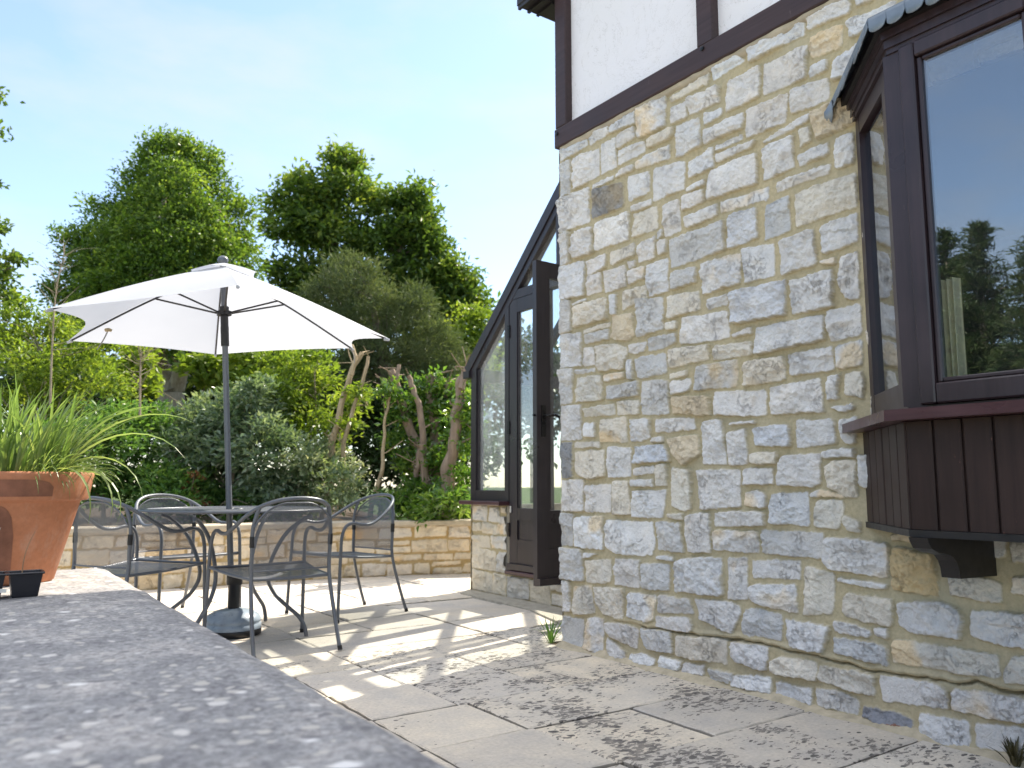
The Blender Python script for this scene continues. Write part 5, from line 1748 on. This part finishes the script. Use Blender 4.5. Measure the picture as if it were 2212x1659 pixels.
def blob_points(blobs, dens, rng, shell=.42, lump=.20, under=.25):
    """twig ends spread through the outer part of lumpy ellipsoids: [(centre, radii)]"""
    P = []; O = []
    for (c, r) in blobs:
        c = np.array(c, float); r = np.array(r, float)
        area = 4 * math.pi * (r[0] * r[1] * r[2]) ** (2 / 3)
        n = max(int(area * dens), 6)
        d = rng.normal(size=(n, 3)); d /= np.linalg.norm(d, axis=1)[:, None]
        low = d[:, 2] < -.35
        drop = low & (rng.random(n) > under)
        d = d[~drop]; n = len(d)
        ph = rng.uniform(0, 6.28, 6)
        lum = 1 + lump * (np.sin(4 * d[:, 0] + ph[0]) * np.sin(5 * d[:, 1] + ph[1]) + .6 * np.sin(9 * d[:, 2] + ph[2]) * np.sin(8 * d[:, 0] + ph[3]))
        rad = (1 - shell * rng.random(n) ** 1.8) * lum
        P.append(c + d * r * rad[:, None]); O.append(d * .8 + np.array([0, 0, .25]))
    P = np.concatenate(P); O = np.concatenate(O); O /= np.linalg.norm(O, axis=1)[:, None]
    return P, O


def pb_(x, y, rx, ry, depth, rd=None):
    """ellipsoid at a distance, sized in the photograph's pixels but kept in metres"""
    k = depth / 1752.0
    c = at(x, y, depth)
    rd = rd if rd is not None else .5 * (rx + ry)
    # radii are along world axes; near enough for round masses
    return (c, (.5 * (rx + rd) * k, .5 * (rx + rd) * k, ry * k))


def trunk_mesh(name, base, forks, r0, mat, parent, origin, rng, twigs=None):
    b = MB(); o = np.array(origin)
    base = np.array(base, float)
    for (path, ra, rb) in forks:
        pts = [np.array(p, float) - o for p in path]
        n = len(pts); rr = [ra + (rb - ra) * i / (n - 1) for i in range(n)]
        b.tube(pts, rr, 9, 4)
    return b.build(name, mat, parent)


def plant(name, label, cat, base, blobs, mat, seed, dens, n, spread, size, aspect=.5, bark=None, forks=None, limbs=0, limb_r=.02,
          shell=.42, lump=.2, group=None, droop=.2, up=.35, crown="crown", trunk="trunk", flat=.6, under=.25, extra=None):
    rng = np.random.default_rng(seed)
    base = np.array(base, float)
    root = empty(name, base); tag(root, label, cat, group)
    P, O = blob_points(blobs, dens, rng, shell, lump, under)
    if extra is not None:
        P = np.concatenate([P, extra[0]]); O = np.concatenate([O, extra[1]])
    V, F, r = leaf_cards(P, O, n, spread, size, rng, aspect, up, droop, flat)
    me = fast_mesh(crown, V - base, F, {'rnd': ('FLOAT', r)})
    link_mesh(crown, me, mat, root)
    b = MB()
    if forks:
        for (path, ra, rb) in forks:
            pts = [np.array(p, float) - base for p in path]
            m = len(pts)
            b.tube(pts, [ra + (rb - ra) * i / (m - 1) for i in range(m)], 9, 4)
    if limbs:
        src = [np.array(p, float) for (path, _, _) in (forks or [([base, base + np.array([0, 0, .3])], 0, 0)]) for p in path[1:]]
        idx = rng.choice(len(P), min(limbs, len(P)), replace=False)
        for i in idx:
            t = P[i]
            below = [s for s in src if s[2] < t[2] - .1] or src
            s = min(below, key=lambda q: np.linalg.norm(q - t) + .3 * abs(rng.normal()))
            mid = s * .5 + t * .5 + rng.normal(size=3) * .12 * np.linalg.norm(t - s) * .5
            mid[2] += .06 * np.linalg.norm(t - s)
            b.tube([s - base, mid - base, t - base], [limb_r, limb_r * .6, limb_r * .2], 5, 3)
    if b.v:
        b.build(trunk, bark, root)
    return root


BARK = m_bark('grey_bark', (.10, .085, .065), (.24, .205, .155))
BARK_L = m_bark('pale_lit_bark', (.26, .22, .17), (.50, .43, .34))
BARK_T = m_bark('tan_bark', (.30, .225, .135), (.52, .42, .28))
BARK_P = m_bark('pinkish_stripped_bark', (.20, .145, .105), (.38, .29, .22))
TWIG = m_bark('pale_twig', (.22, .18, .13), (.40, .34, .26))
LF = {}
LF['dome'] = m_leaf('dome_tree_leaf', (0.042, 0.094, 0.017), (0.116, 0.198, 0.035), (0.248, 0.330, 0.065), .50)
LF['broad'] = m_leaf('broad_tree_leaf', (.040, .088, .020), (.105, .175, .036), (.24, .29, .06), .48)
LF['needle'] = m_leaf('grey_green_needle', (0.062, 0.094, 0.043), (0.106, 0.144, 0.069), (0.175, 0.206, 0.100), .32, .55)
LF['lime'] = m_leaf('lime_leaf', (0.083, 0.141, 0.023), (0.167, 0.250, 0.037), (0.300, 0.359, 0.067), 0.52)
LF['silver'] = m_leaf('silvery_leaf', (0.081, 0.144, 0.075), (0.156, 0.225, 0.138), (0.312, 0.375, 0.263), .34, .22, .65)
LF['variegated'] = m_leaf('variegated_leaf', (0.065, 0.123, 0.051), (0.189, 0.254, 0.138), (0.551, 0.580, 0.435), 0.36, .30, .55)
LF['green'] = m_leaf('mid_green_leaf', (0.051, 0.132, 0.035), (0.117, 0.230, 0.057), (0.230, 0.344, 0.086), 0.42, .34)
LF['ivy'] = m_leaf('ivy_leaf', (0.046, 0.113, 0.026), (0.118, 0.227, 0.041), (0.271, 0.373, 0.079), 0.42, .16, .75)
LF['deep'] = m_leaf('deep_hedge_leaf', (0.016, 0.038, 0.011), (0.032, 0.067, 0.018), (0.061, 0.106, 0.026), .22)
LF['conifer'] = m_leaf('conifer_spray', (0.026, 0.056, 0.023), (0.056, 0.093, 0.033), (0.125, 0.151, 0.053), .2, .5)
LF['rust'] = m_leaf('dead_rusty_leaf', (0.145, 0.058, 0.026), (0.246, 0.102, 0.043), (0.348, 0.160, 0.072), .3)

# the tall dome tree on the left
D1 = 14.0
_y = [296, 340, 390, 440, 500, 560, 620, 680, 730]
_l = [335, 302, 258, 216, 166, 122, 106, 110, 125]
_r = [415, 455, 490, 512, 542, 558, 562, 560, 550]
dome = []
rd_ = np.random.default_rng(31)
for y in range(330, 731, 36):
    l_, r_ = np.interp(y, _y, _l), np.interp(y, _y, _r)
    hw = (r_ - l_) / 2; m = max(int(round((r_ - l_ - 70) / 52)), 1)
    for i in range(m + 1):
        f = i / m
        x = l_ + 36 + (r_ - l_ - 72) * f
        bulge = math.sqrt(max(0, 1 - (2 * f - 1) ** 2)) * hw * .72 * 14 / 1752
        for sgn in ((-1, 1) if bulge > .35 else (0,)):
            dome.append((x + rd_.normal() * 6, y + rd_.normal() * 6, 42 + rd_.normal() * 4, 38 + rd_.normal() * 3, sgn * bulge))
dome += [(352, 318, 26, 24, 0), (385, 312, 30, 24, 0), (410, 322, 26, 22, 0), (452, 352, 16, 24, 0), (118, 640, 22, 30, 0)]
tb0 = at(385, 985, D1); 
k1 = D1 / 1752
fork = at(370, 850, D1)
forks = [([tb0, at(372, 900, D1), fork], .27, .22),
         ([fork, at(352, 800, D1 + .1), at(345, 740, D1), at(335, 640, D1), at(340, 520, D1), at(360, 400, D1)], .17, .03),
         ([fork + np.array([.08, 0, .1]), at(392, 800, D1 - .1), at(420, 740, D1 - .2), at(450, 640, D1 - .2), at(455, 540, D1), at(440, 430, D1)], .15, .03),
         ([at(352, 800, D1), at(310, 720, D1 + .6), at(260, 640, D1 + .8), at(220, 560, D1 + .6)], .09, .02),
         ([at(420, 740, D1), at(395, 640, D1 + .6), at(390, 520, D1 + .4), at(385, 420, D1)], .09, .02),
         ([at(450, 640, D1), at(490, 580, D1 - .3), at(505, 520, D1 - .2)], .05, .015)]
rg = np.random.default_rng(77)
sp = []; so = []
for (x0, y0, x1, y1) in ((160, 530, 128, 492), (150, 540, 122, 505), (345, 320, 342, 283), (368, 310, 370, 288), (470, 370, 463, 330), (540, 470, 545, 430), (205, 450, 190, 430)):
    for t in np.linspace(0, 1, 5):
        sp.append(at(x0 + (x1 - x0) * t, y0 + (y1 - y0) * t, D1) + rg.normal(size=3) * .02); so.append((0, 0, 1.0))
plant("dome_tree", "tall dome-shaped broadleaf tree with yellow-green crown and forked trunk behind the parasol", "tree", tb0,
      [pb_(q[0], q[1], q[2], q[3], D1 + q[4]) for q in dome], LF['dome'], 5, 25, 26, .10, .078, .55, BARK_L, forks, 46, .022, .6, .10, "tall trees beyond the garden", extra=(np.array(sp), np.array(so)), under=.5)

# the darker broad tree right of it
D2 = 17.0
broad = [(920, 540, 40, 44), (955, 585, 36, 36), (990, 625, 40, 40), (1018, 662, 34, 34), (900, 650, 60, 60), (880, 500, 50, 50), (735, 372, 34, 34), (655, 425, 56, 44), (745, 425, 66, 48), (845, 452, 66, 44), (890, 440, 36, 34), (640, 500, 56, 56), (730, 510, 90, 60), (850, 530, 84, 60), (615, 590, 42, 46),
         (700, 600, 80, 56), (800, 620, 90, 62), (900, 590, 64, 56), (945, 625, 46, 44), (860, 690, 86, 52), (960, 690, 52, 52), (985, 650, 26, 30), (640, 660, 60, 50), (740, 700, 90, 50), (930, 760, 60, 50), (605, 455, 24, 26), (690, 470, 60, 50)]
t2 = at(760, 960, D2)
forks = [([t2, at(765, 860, D2), at(770, 760, D2)], .34, .26), ([at(770, 760, D2), at(740, 640, D2), at(720, 520, D2), at(735, 400, D2)], .2, .03),
         ([at(770, 760, D2), at(830, 660, D2), at(860, 560, D2), at(880, 460, D2)], .18, .03), ([at(770, 760, D2), at(690, 660, D2 + .5), at(650, 540, D2 + .5)], .14, .03)]
sp = []; so = []
for (x0, y0, x1, y1) in ((735, 350, 722, 332), (740, 350, 745, 335), (750, 360, 768, 344), (905, 430, 912, 405), (915, 470, 925, 460), (960, 600, 985, 572), (995, 640, 1015, 615), (600, 500, 588, 490), (1000, 690, 1035, 668), (640, 395, 652, 372)):
    for t in np.linspace(0, 1, 6):
        sp.append(at(x0 + (x1 - x0) * t, y0 + (y1 - y0) * t, D2) + rg.normal(size=3) * .04); so.append((0, 0, 1.0))
plant("broad_tree", "large dark green broadleaf tree with clumped crown between the dome tree and the house", "tree", t2,
      [pb_(*q, D2) for q in broad], LF['broad'], 6, 11, 42, .17, .15, .5, BARK, forks, 30, .03, .5, .3, "tall trees beyond the garden", extra=(np.array(sp), np.array(so)), droop=.35)
# small fresh-leaved tree by the conservatory eave
plant("small_tree", "small fresh green tree peeping out beside the conservatory eave", "tree", at(1015, 960, 15.0),
      [pb_(x, y, a, b_, 15.0) for x, y, a, b_ in ((1022, 690, 26, 34), (1005, 740, 44, 44), (1040, 720, 24, 40), (975, 770, 40, 40), (1030, 790, 40, 50), (985, 850, 60, 60))],
      LF['lime'], 8, 20, 34, .12, .10, .5, BARK, [([at(1015, 960, 15), at(1012, 800, 15), at(1018, 690, 15)], .1, .02)], 12, .015, .5, .3)
# grey-green feathery evergreen
plant("feathery_evergreen", "dull grey-green feathery evergreen in front of the broad tree, right of the parasol", "tree", at(830, 985, 12.0),
      [pb_(x, y, a, b_, 12.0) for x, y, a, b_ in ((745, 600, 44, 42), (700, 640, 40, 44), (780, 650, 66, 60), (860, 690, 60, 54), (900, 660, 36, 40), (740, 720, 70, 60), (840, 770, 90, 60), (940, 750, 60, 54), (980, 800, 44, 40), (900, 820, 80, 50), (760, 800, 70, 50), (790, 590, 30, 30))],
      LF['needle'], 9, 30, 60, .11, .10, .13, BARK, [([at(830, 985, 12), at(830, 800, 12), at(800, 640, 12)], .16, .03)], 40, .016, .6, .25, droop=-.35, up=.1)

# hedge masses that close the view behind everything
hb = []
for x in range(-1500, 2300, 66):
    d_ = 19.5 + 1.2 * math.sin(x * .05)
    hb.append(pb_(x, 860 + 22 * math.sin(x * .031), 62, 120 + 24 * math.sin(x * .083), d_, 64))
plant("boundary_hedge", "long dark boundary hedge closing the garden behind the trees", "hedge", at(400, 1000, 19.5), hb, LF['deep'], 10, 5, 34, .28, .21, .55,
      shell=.35, lump=.15, droop=0, crown="foliage")


def shrub(label, blobs, depth, mat, seed, size, name="garden_shrub", dens=46, n=34, spread=.075, aspect=.42, stems=10, base=None, **kw):
    bl = [pb_(*q, depth + (kw.get('dj', .35) * math.sin(i * 2.4))) for i, q in enumerate(blobs)]
    kw.pop('dj', None)
    xs = np.mean([q[0] for q in blobs]); b0 = at(base or xs, 1120, depth); b0[2] = .42
    top = at(base or xs, np.mean([q[1] for q in blobs]), depth)
    return plant(name, label, "shrub", b0, bl, mat, seed, dens, n, spread, size, aspect, kw.pop('bark', TWIG),
                 [([b0, b0 * .6 + top * .4, top], .03, .01)], stems, .010, kw.pop('shell', .5), kw.pop('lump', .28), crown="foliage", trunk="stem", **kw)


shrub("silvery grey-green rounded shrub directly behind the parasol pole", [(530, 900, 72, 66), (470, 940, 80, 76), (560, 980, 84, 76), (480, 1040, 92, 70), (420, 990, 70, 70), (600, 1060, 70, 56), (395, 920, 52, 52), (545, 850, 40, 34)],
      9.3, LF['silver'], 21, .085, stems=16)
shrub("pale variegated shrub with whitish leaves between the pole and the right-hand chair", [(690, 1040, 60, 56), (640, 1090, 60, 40), (735, 1060, 40, 44), (700, 985, 44, 40), (760, 1020, 30, 24), (650, 1000, 40, 40)],
      9.0, LF['variegated'], 22, .075, stems=12)
shrub("bright lime shrub with bare tan stems under the parasol's right edge", [(640, 800, 52, 40), (690, 820, 46, 36), (620, 850, 50, 44), (600, 785, 40, 30), (680, 880, 46, 40), (640, 930, 56, 44), (720, 930, 36, 34), (665, 770, 44, 26), (735, 970, 36, 26), (775, 870, 26, 22), (735, 870, 30, 26)],
      9.9, LF['lime'], 23, .085, n=30, dens=34, stems=22)
shrub("big-leaved yellow-green shrub growing round the forked trunk under the parasol", [(430, 790, 50, 28), (480, 785, 46, 32), (520, 770, 44, 30), (560, 790, 44, 34), (465, 830, 50, 30), (300, 790, 44, 36), (290, 840, 44, 40), (545, 830, 40, 30)],
      11.0, LF['lime'], 24, .13, n=22, dens=26, spread=.10, aspect=.6)
shrub("airy yellow-green shrub at the photo's left edge below the parasol's left tips", [(50, 730, 76, 48), (130, 720, 60, 44), (70, 800, 80, 56), (170, 790, 66, 50), (210, 740, 52, 36), (10, 680, 44, 36), (130, 860, 80, 52), (230, 830, 56, 46), (40, 880, 70, 52), (-60, 760, 80, 80)],
      9.6, LF['lime'], 25, .075, n=28, dens=30, stems=34, spread=.085)
shrub("mid-green leafy shrub behind the potted grass, left of the silvery one", [(250, 930, 60, 54), (300, 990, 60, 54), (200, 980, 70, 60), (270, 1060, 74, 56), (340, 1050, 54, 56), (160, 1060, 70, 60), (330, 920, 44, 40), (110, 960, 70, 60), (60, 1040, 80, 70)],
      8.9, LF['green'], 26, .075)
shrub("dark green shrub with rusty dead leaves low behind the back chair", [(400, 1060, 66, 56), (440, 1090, 56, 40), (370, 1090, 60, 40), (500, 1095, 60, 36), (560, 1100, 60, 34)], 9.0, LF['green'], 27, .075)
shrub("shady evergreen filling the gap behind the lime shrub and pruned stems", [(760, 900, 60, 70), (820, 920, 60, 80), (780, 1000, 70, 70), (880, 900, 60, 80), (960, 900, 60, 90), (900, 1010, 70, 80), (990, 1010, 50, 80), (700, 860, 60, 60), (600, 880, 70, 70)],
      11.4, LF['deep'], 28, .10, spread=.11, dens=24)
shrub("glossy green shrub low behind the wall by the conservatory plinth", [(860, 1095, 46, 36), (910, 1075, 46, 42), (965, 1090, 44, 36), (1005, 1095, 24, 34), (930, 1110, 60, 26)], 8.7, LF['ivy'], 29, .095, aspect=.36)
# a sprig of dead rusty foliage
rdp, rdo = blob_points([pb_(405, 1075, 16, 34, 8.75), pb_(420, 1040, 12, 22, 8.75), pb_(430, 1095, 26, 14, 8.75)], 90, np.random.default_rng(4))
V, F, r = leaf_cards(rdp, rdo, 14, .03, .045, np.random.default_rng(5), .3)
b0 = at(410, 1110, 8.75)
rs_ = empty("dead_branch", b0); tag(rs_, "rusty brown dead branch in the dark shrub behind the back chair", "branch")
link_mesh("foliage", fast_mesh("foliage", V - b0, F, {'rnd': ('FLOAT', r)}), LF['rust'], rs_)
b = MB(); b.tube([(0, 0, 0), at(412, 1070, 8.75) - b0, at(420, 1025, 8.75) - b0], [.008, .006, .003], 6, 3); b.build("stem", TWIG, rs_)

# ---- hard-pruned trunks, each its own plant, some wrapped in ivy
PR = [  # label, depth, [(px path, r0, r1)...], ivy blobs, bark
    ("forked tan pruned trunk cut off just below the parasol's right corner", 9.6,
     [([(708, 1110), (712, 1000), (722, 940), (745, 850), (758, 800), (782, 762)], .050, .030), ([(735, 1110), (742, 960), (765, 880), (790, 800), (795, 770)], .030, .020), ([(758, 810), (768, 770), (760, 745)], .028, .018)], [(772, 850, 22, 20), (745, 920, 20, 18)], BARK_T),
    ("thin pale curved pruned stem between the forked trunk and the ivy-clad ones", 9.3,
     [([(798, 1118), (812, 1060), (826, 1020), (828, 960), (834, 900), (846, 840)], .032, .014)], [(850, 850, 24, 30)], BARK_T),
    ("stout leaning pruned trunk with a notched top, left of the slim reddish one", 9.5,
     [([(930, 1120), (915, 1030), (900, 960), (880, 910), (862, 850), (845, 800)], .070, .048), ([(862, 850), (858, 815), (862, 788)], .034, .022)], [(868, 900, 26, 40), (900, 1000, 36, 44), (860, 960, 26, 30)], BARK_P),
    ("slim reddish bare pruned trunk bending up beside the stout leaning one", 9.35,
     [([(912, 1120), (916, 1000), (912, 950), (908, 880), (892, 840), (882, 812)], .048, .030), ([(912, 960), (905, 990), (898, 1030)], .04, .03)], [(935, 1010, 30, 40)], BARK_P),
    ("thick ivy-clad pruned trunk behind, between the slim reddish one and the conservatory", 9.7,
     [([(950, 1120), (945, 1000), (938, 900), (930, 810)], .085, .070), ([(965, 1120), (975, 950), (968, 830)], .07, .06)], [(935, 860, 36, 50), (950, 920, 44, 60), (970, 870, 30, 50), (930, 1000, 40, 50), (985, 960, 26, 60)], BARK_P),
    ("bare pruned trunk rightmost beside the conservatory corner post", 9.1,
     [([(958, 1120), (966, 1040), (978, 960), (985, 900), (996, 840), (1006, 800)], .080, .052), ([(996, 840), (1003, 815), (1010, 795)], .04, .036)], [(1000, 940, 20, 60), (990, 1050, 26, 44), (1010, 880, 12, 50)], BARK_P),
]
for i, (lab, dep, paths, ivy, bark) in enumerate(PR):
    fk = [([at(x, y, dep - .45 + .02 * j) for j, (x, y) in enumerate(p)], r0 * .92, r1 * .92) for (p, r0, r1) in paths]
    rj = np.random.default_rng(200 + i)
    fk2 = []
    for (P_, ra, rb) in fk:                                   # knobbly, slightly crooked stems
        Q_ = []
        for a_, b_ in zip(P_[:-1], P_[1:]):
            for t_ in (0, .33, .66): Q_.append(a_ * (1 - t_) + b_ * t_ + rj.normal(size=3) * ra * .16)
        Q_.append(P_[-1]); fk2.append((Q_, ra, rb))
        for k_ in range(5):                                   # sawn stubs and young shoots
            s_ = Q_[rj.integers(2, len(Q_))]; d_ = rj.normal(size=3) * np.array([1, 1, .3]) + np.array([0, 0, .5]); d_ /= np.linalg.norm(d_)
            fk2.append(([s_, s_ + d_ * rj.uniform(.04, .16), s_ + d_ * rj.uniform(.17, .34) + rj.normal(size=3) * .03], ra * .22, .004))
    fk = fk2
    b0 = np.array(fk[0][0][0]); b0[2] = min(b0[2], .5)
    plant("pruned_tree", lab, "pruned tree", b0, [pb_(q[0], q[1], q[2] * 1.1, q[3] * 1.05, dep - .36) for q in ivy], LF['ivy'] if i != 0 else LF['lime'], 50 + i, 62, 22, .055, .07, .55, bark, fk, 8, .006, .5, .3,
          "pruned trunks behind the garden wall", crown="ivy")

# bare wispy stems standing left
for (lab, pts, r_) in (("bare twiggy sapling left of the parasol's left tips", [(108, 880), (112, 760), (118, 660), (128, 590), (140, 545)], .012),
                       ("thin straight dead stem rising left of the forked trunk", [(392 - 90, 900), (303, 800), (305, 740)], .014)):
    b0 = at(*pts[0], 8.7); root = empty("bare_sapling", b0); tag(root, lab, "sapling", "bare saplings left of the parasol")
    b = MB(); P = [at(x, y, 8.7) - b0 for x, y in pts]; n = len(P)
    b.tube(P, [r_ * (1 - .8 * i / (n - 1)) for i in range(n)], 6, 4)
    rs = np.random.default_rng(int(r_ * 1e4))
    for k in range(34):
        t = rs.uniform(.25, .98); i0 = min(int(t * (n - 1)), n - 2); f = t * (n - 1) - i0
        s = P[i0] * (1 - f) + P[i0 + 1] * f
        d = np.array([rs.normal() * .6, rs.normal() * .6, rs.uniform(.2, 1)]); d *= rs.uniform(.12, .38) / np.linalg.norm(d)
        b.tube([s, s + d * .5 + rs.normal(size=3) * .015, s + d], [.0035, .0025, .001], 4, 3)
    b.build("stems", TWIG, root)

# tree whose outer sprays reach into the left edge of the picture
lt = at(-330, 1000, 10.0)
plant("edge_tree", "leafy branch tips of a tree standing just outside the photo's left edge", "tree", lt,
      [pb_(x, y, a, b_, 10.0) for x, y, a, b_ in ((-60, 600, 70, 60), (5, 590, 26, 26), (12, 640, 22, 22), (30, 560, 18, 14), (20, 660, 18, 16), (-160, 520, 120, 110), (-260, 620, 140, 120), (-90, 480, 60, 60), (-22, 205, 12, 12), (-18, 285, 12, 7), (-24, 395, 12, 9), (-14, 492, 12, 8), (-80, 330, 40, 60))],
      LF['broad'], 12, 26, 26, .08, .09, .55, BARK, [([lt, at(-310, 850, 10), at(-240, 700, 10), at(-120, 620, 10), at(-30, 600, 10), at(30, 575, 10)], .12, .006), ([at(-310, 850, 10), at(-260, 600, 10), at(-200, 480, 10), at(-90, 340, 10), at(-40, 260, 10), at(-12, 200, 10)], .1, .006), ([at(-90, 340, 10), at(-40, 310, 10), at(-4, 285, 10)], .015, .004), ([at(-200, 480, 10), at(-90, 420, 10), at(-8, 398, 10)], .02, .004)], 30, .012, .6, .25)

# conifers and shrubs of the garden across the lawn, seen mirrored in the bay window's glass
def conifer(label, pos, h, rad, seed):
    rs = np.random.default_rng(seed); base = np.array((*pos, -.05)); root = empty("conifer", base)
    tag(root, label, "conifer", "conifers across the garden")
    P = []; O = []; b = MB(); b.tube([(0, 0, 0), (.03, .02, h * .5), (0, 0, h)], [.12, .07, .012], 8, 4)
    z = .4
    while z < h - .1:
        r_ = rad * (1 - z / h) ** .8 + .05; nb = int(6 + 5 * (1 - z / h))
        for k in range(nb):
            a = rs.uniform(0, 6.28); ln = r_ * rs.uniform(.65, 1.2); m = max(int(ln / .09), 2)
            d = np.array([math.cos(a), math.sin(a), rs.uniform(.0, .4)])
            tip = np.array([0, 0, z]) + d * ln
            b.tube([(0, 0, z), tip], [.014, .004], 4, 1)
            for t in np.linspace(.25, 1, m):
                P.append(base + np.array([0, 0, z]) + d * ln * t + rs.normal(size=3) * .03); O.append(d)
        z += rs.uniform(.10, .17)
    V, F, r = leaf_cards(np.array(P), np.array(O), 20, .06, .13, rs, .16, .2, -.2, .6)
    link_mesh("foliage", fast_mesh("foliage", V - base, F, {'rnd': ('FLOAT', r)}), LF['conifer'], root)
    b.build("trunk", BARK, root)


for i, (x, y, h, rd, lab) in enumerate(((-8.2, 6.0, 5.2, 1.1, "tallest dark conifer mirrored in the middle of the bay window's front pane"), (-7.6, 5.0, 4.6, 1.1, "bushy conifer mirrored nearest the right edge of the bay window pane"),
                                   (-8.6, 7.3, 5.3, 1.1, "slender conifer mirrored left of the tallest one in the bay window"), (-8.3, 8.7, 5.2, 1.0, "short conifer mirrored at the left edge of the bay window pane"),
                                   (-7.8, 3.7, 5.0, 1.2, "conifer across the garden standing nearest the photographer's left side"),
                                   (-8.4, 6.62, 4.7, 1.2, "conifer mirrored just right of the curtain in the bay window"), (-10.2, 7.5, 5.9, 1.4, "tall far conifer mirrored behind the others, left of centre in the bay window"), (-10.4, 5.6, 5.4, 1.4, "far conifer mirrored behind the others, right of centre in the bay window"))):
    conifer(lab, (x, y), h, rd, 90 + i)
for i, (x, y, z, r_, lab) in enumerate(((-6.6, 5.6, .7, .95, "round green shrub across the lawn mirrored low in the bay window"), (-6.8, 7.4, .7, 1.0, "green shrub across the lawn mirrored beside the curtain"),
                                       (-4.2, 9.6, .8, 1.1, "broad shrub at the left end of the curved garden wall"), (-2.2, 9.9, .9, .9, "leafy shrub behind the left end of the curved wall"))):
    plant("garden_shrub", lab, "shrub", (x, y, .0), [((x, y, z), (r_, r_, r_ * .9)), ((x + .5, y - .4, z * .7), (r_ * .7, r_ * .7, r_ * .6))], LF['green'], 70 + i, 30, 28, .09, .09, .45,
          TWIG, [([(x, y, 0), (x, y, z)], .03, .01)], 8, .01, .5, .25, crown="foliage", trunk="stem")

# ---- strap-leaved grass in the pot
rs = np.random.default_rng(15)
GO = np.array([POTX, POTY, CZ + .375])
gr = empty("potted_grass", GO); tag(gr, "arching strap-leaved green grass growing from the terracotta pot", "plant")


def blade(mb_v, mb_f, att, p0, dirh, ln, lift, bend, w, twist, seed_r):
    m = 11; o = len(mb_v)
    for i in range(m):
        t = i / (m - 1)
        ang = lift - bend * t ** 1.5
        if i == 0: p = np.array(p0, float)
        else: p = p + (dirh * math.cos(ang) + np.array([0, 0, math.sin(ang)])) * (ln / (m - 1))
        sd = np.array([-dirh[1], dirh[0], 0]); up_ = np.array([0, 0, 1.0])
        sdt = sd * math.cos(twist * t) + up_ * math.sin(twist * t) * .6
        ww = w * (.55 + .6 * math.sin(math.pi * min(1, .15 + t * .75))) * (1 - t ** 4) + .0006
        k = up_ * ww * .25
        mb_v.extend([p - sdt * ww / 2 + k, p, p + sdt * ww / 2 + k]); att.extend([seed_r * .6 + .4 * (1 - t)] * 3)
    for i in range(m - 1):
        a = o + i * 3
        mb_f.extend([(a, a + 1, a + 4, a + 3), (a + 1, a + 2, a + 5, a + 4)])


V = []; F = []; A_ = []
for i in range(300):
    r_ = .20 * math.sqrt(rs.random()); a = rs.uniform(0, 6.28)
    p0 = (r_ * math.cos(a), r_ * math.sin(a), 0)
    da = a + rs.normal() * .7; d = np.array([math.cos(da), math.sin(da), 0])
    inner = rs.random()
    blade(V, F, A_, p0, d, rs.uniform(.20, .45), rs.uniform(1.15, 1.55), rs.uniform(.15, 1.25), rs.uniform(.006, .013), rs.uniform(-.8, .8), rs.random())
dirR = cR.copy()
# the long arching leaves that reach out over the wall
for (da, ln, lift, bend, w, s) in ((.05, .62, 1.05, 1.45, .020, .9), (.0, .58, .95, 1.75, .020, .8), (-.2, .50, .7, 2.0, .018, .9), (.1, .50, 1.2, 1.2, .018, .7), (.35, .45, 1.3, 1.2, .018, .8), (-.3, .44, .6, 2.3, .014, .9),
                                  (-.1, .42, .5, 2.4, .012, .8), (-.5, .45, .55, 2.3, .010, .9), (.6, .50, 1.25, 1.0, .016, .5)):
    c, s_ = math.cos(da), math.sin(da); d = np.array([dirR[0] * c - dirR[1] * s_, dirR[0] * s_ + dirR[1] * c, 0])
    blade(V, F, A_, d * .15, d, ln, lift, bend, w, rs.uniform(-.6, .6), s)
for i in range(120):                                   # fine feathery grass spilling at the right
    a = rs.normal() * .5; c, s_ = math.cos(a), math.sin(a); d = np.array([dirR[0] * c - dirR[1] * s_, dirR[0] * s_ + dirR[1] * c, 0])
    blade(V, F, A_, d * rs.uniform(.10, .22), d, rs.uniform(.10, .24), rs.uniform(.5, 1.3), rs.uniform(.8, 2.2), rs.uniform(.003, .005), .3, rs.random())
me = bpy.data.meshes.new("blades"); me.from_pydata([tuple(v) for v in V], [], F)
at_ = me.attributes.new("rnd", 'FLOAT', 'POINT'); at_.data.foreach_set("value", A_); me.update()
link_mesh("blades", me, m_leaf('strap_leaf', (.085, .155, .050), (.165, .250, .090), (.32, .37, .17), .48, .30, .5), gr)

# ---- weeds at the foot of the walls
for (x, y, hgt, n, mat, lab) in ((2.985, 3.85, .17, 26, LF['green'], "small green weed growing at the foot of the stone wall's far corner"),
                                 (2.965, 1.33, .10, 40, m_leaf('dry_weed_leaf', (.04, .035, .015), (.075, .065, .03), (.13, .11, .05), .2), "dry brown weed tuft at the foot of the wall below the bay window")):
    b0 = np.array((x, y, .0)); w = empty("weed", b0); tag(w, lab, "weed")
    V = []; F = []; A_ = []
    for i in range(n):
        a = rs.uniform(0, 6.28); d = np.array([math.cos(a), math.sin(a), 0])
        blade(V, F, A_, d * rs.uniform(0, .02), d, hgt * rs.uniform(.5, 1.15), rs.uniform(.9, 1.5), rs.uniform(0, 1.0), rs.uniform(.004, .009), .4, rs.random())
    me = bpy.data.meshes.new("leaves"); me.from_pydata([tuple(v) for v in V], [], F)
    at_ = me.attributes.new("rnd", 'FLOAT', 'POINT'); at_.data.foreach_set("value", A_); me.update()
    link_mesh("leaves", me, mat, w)
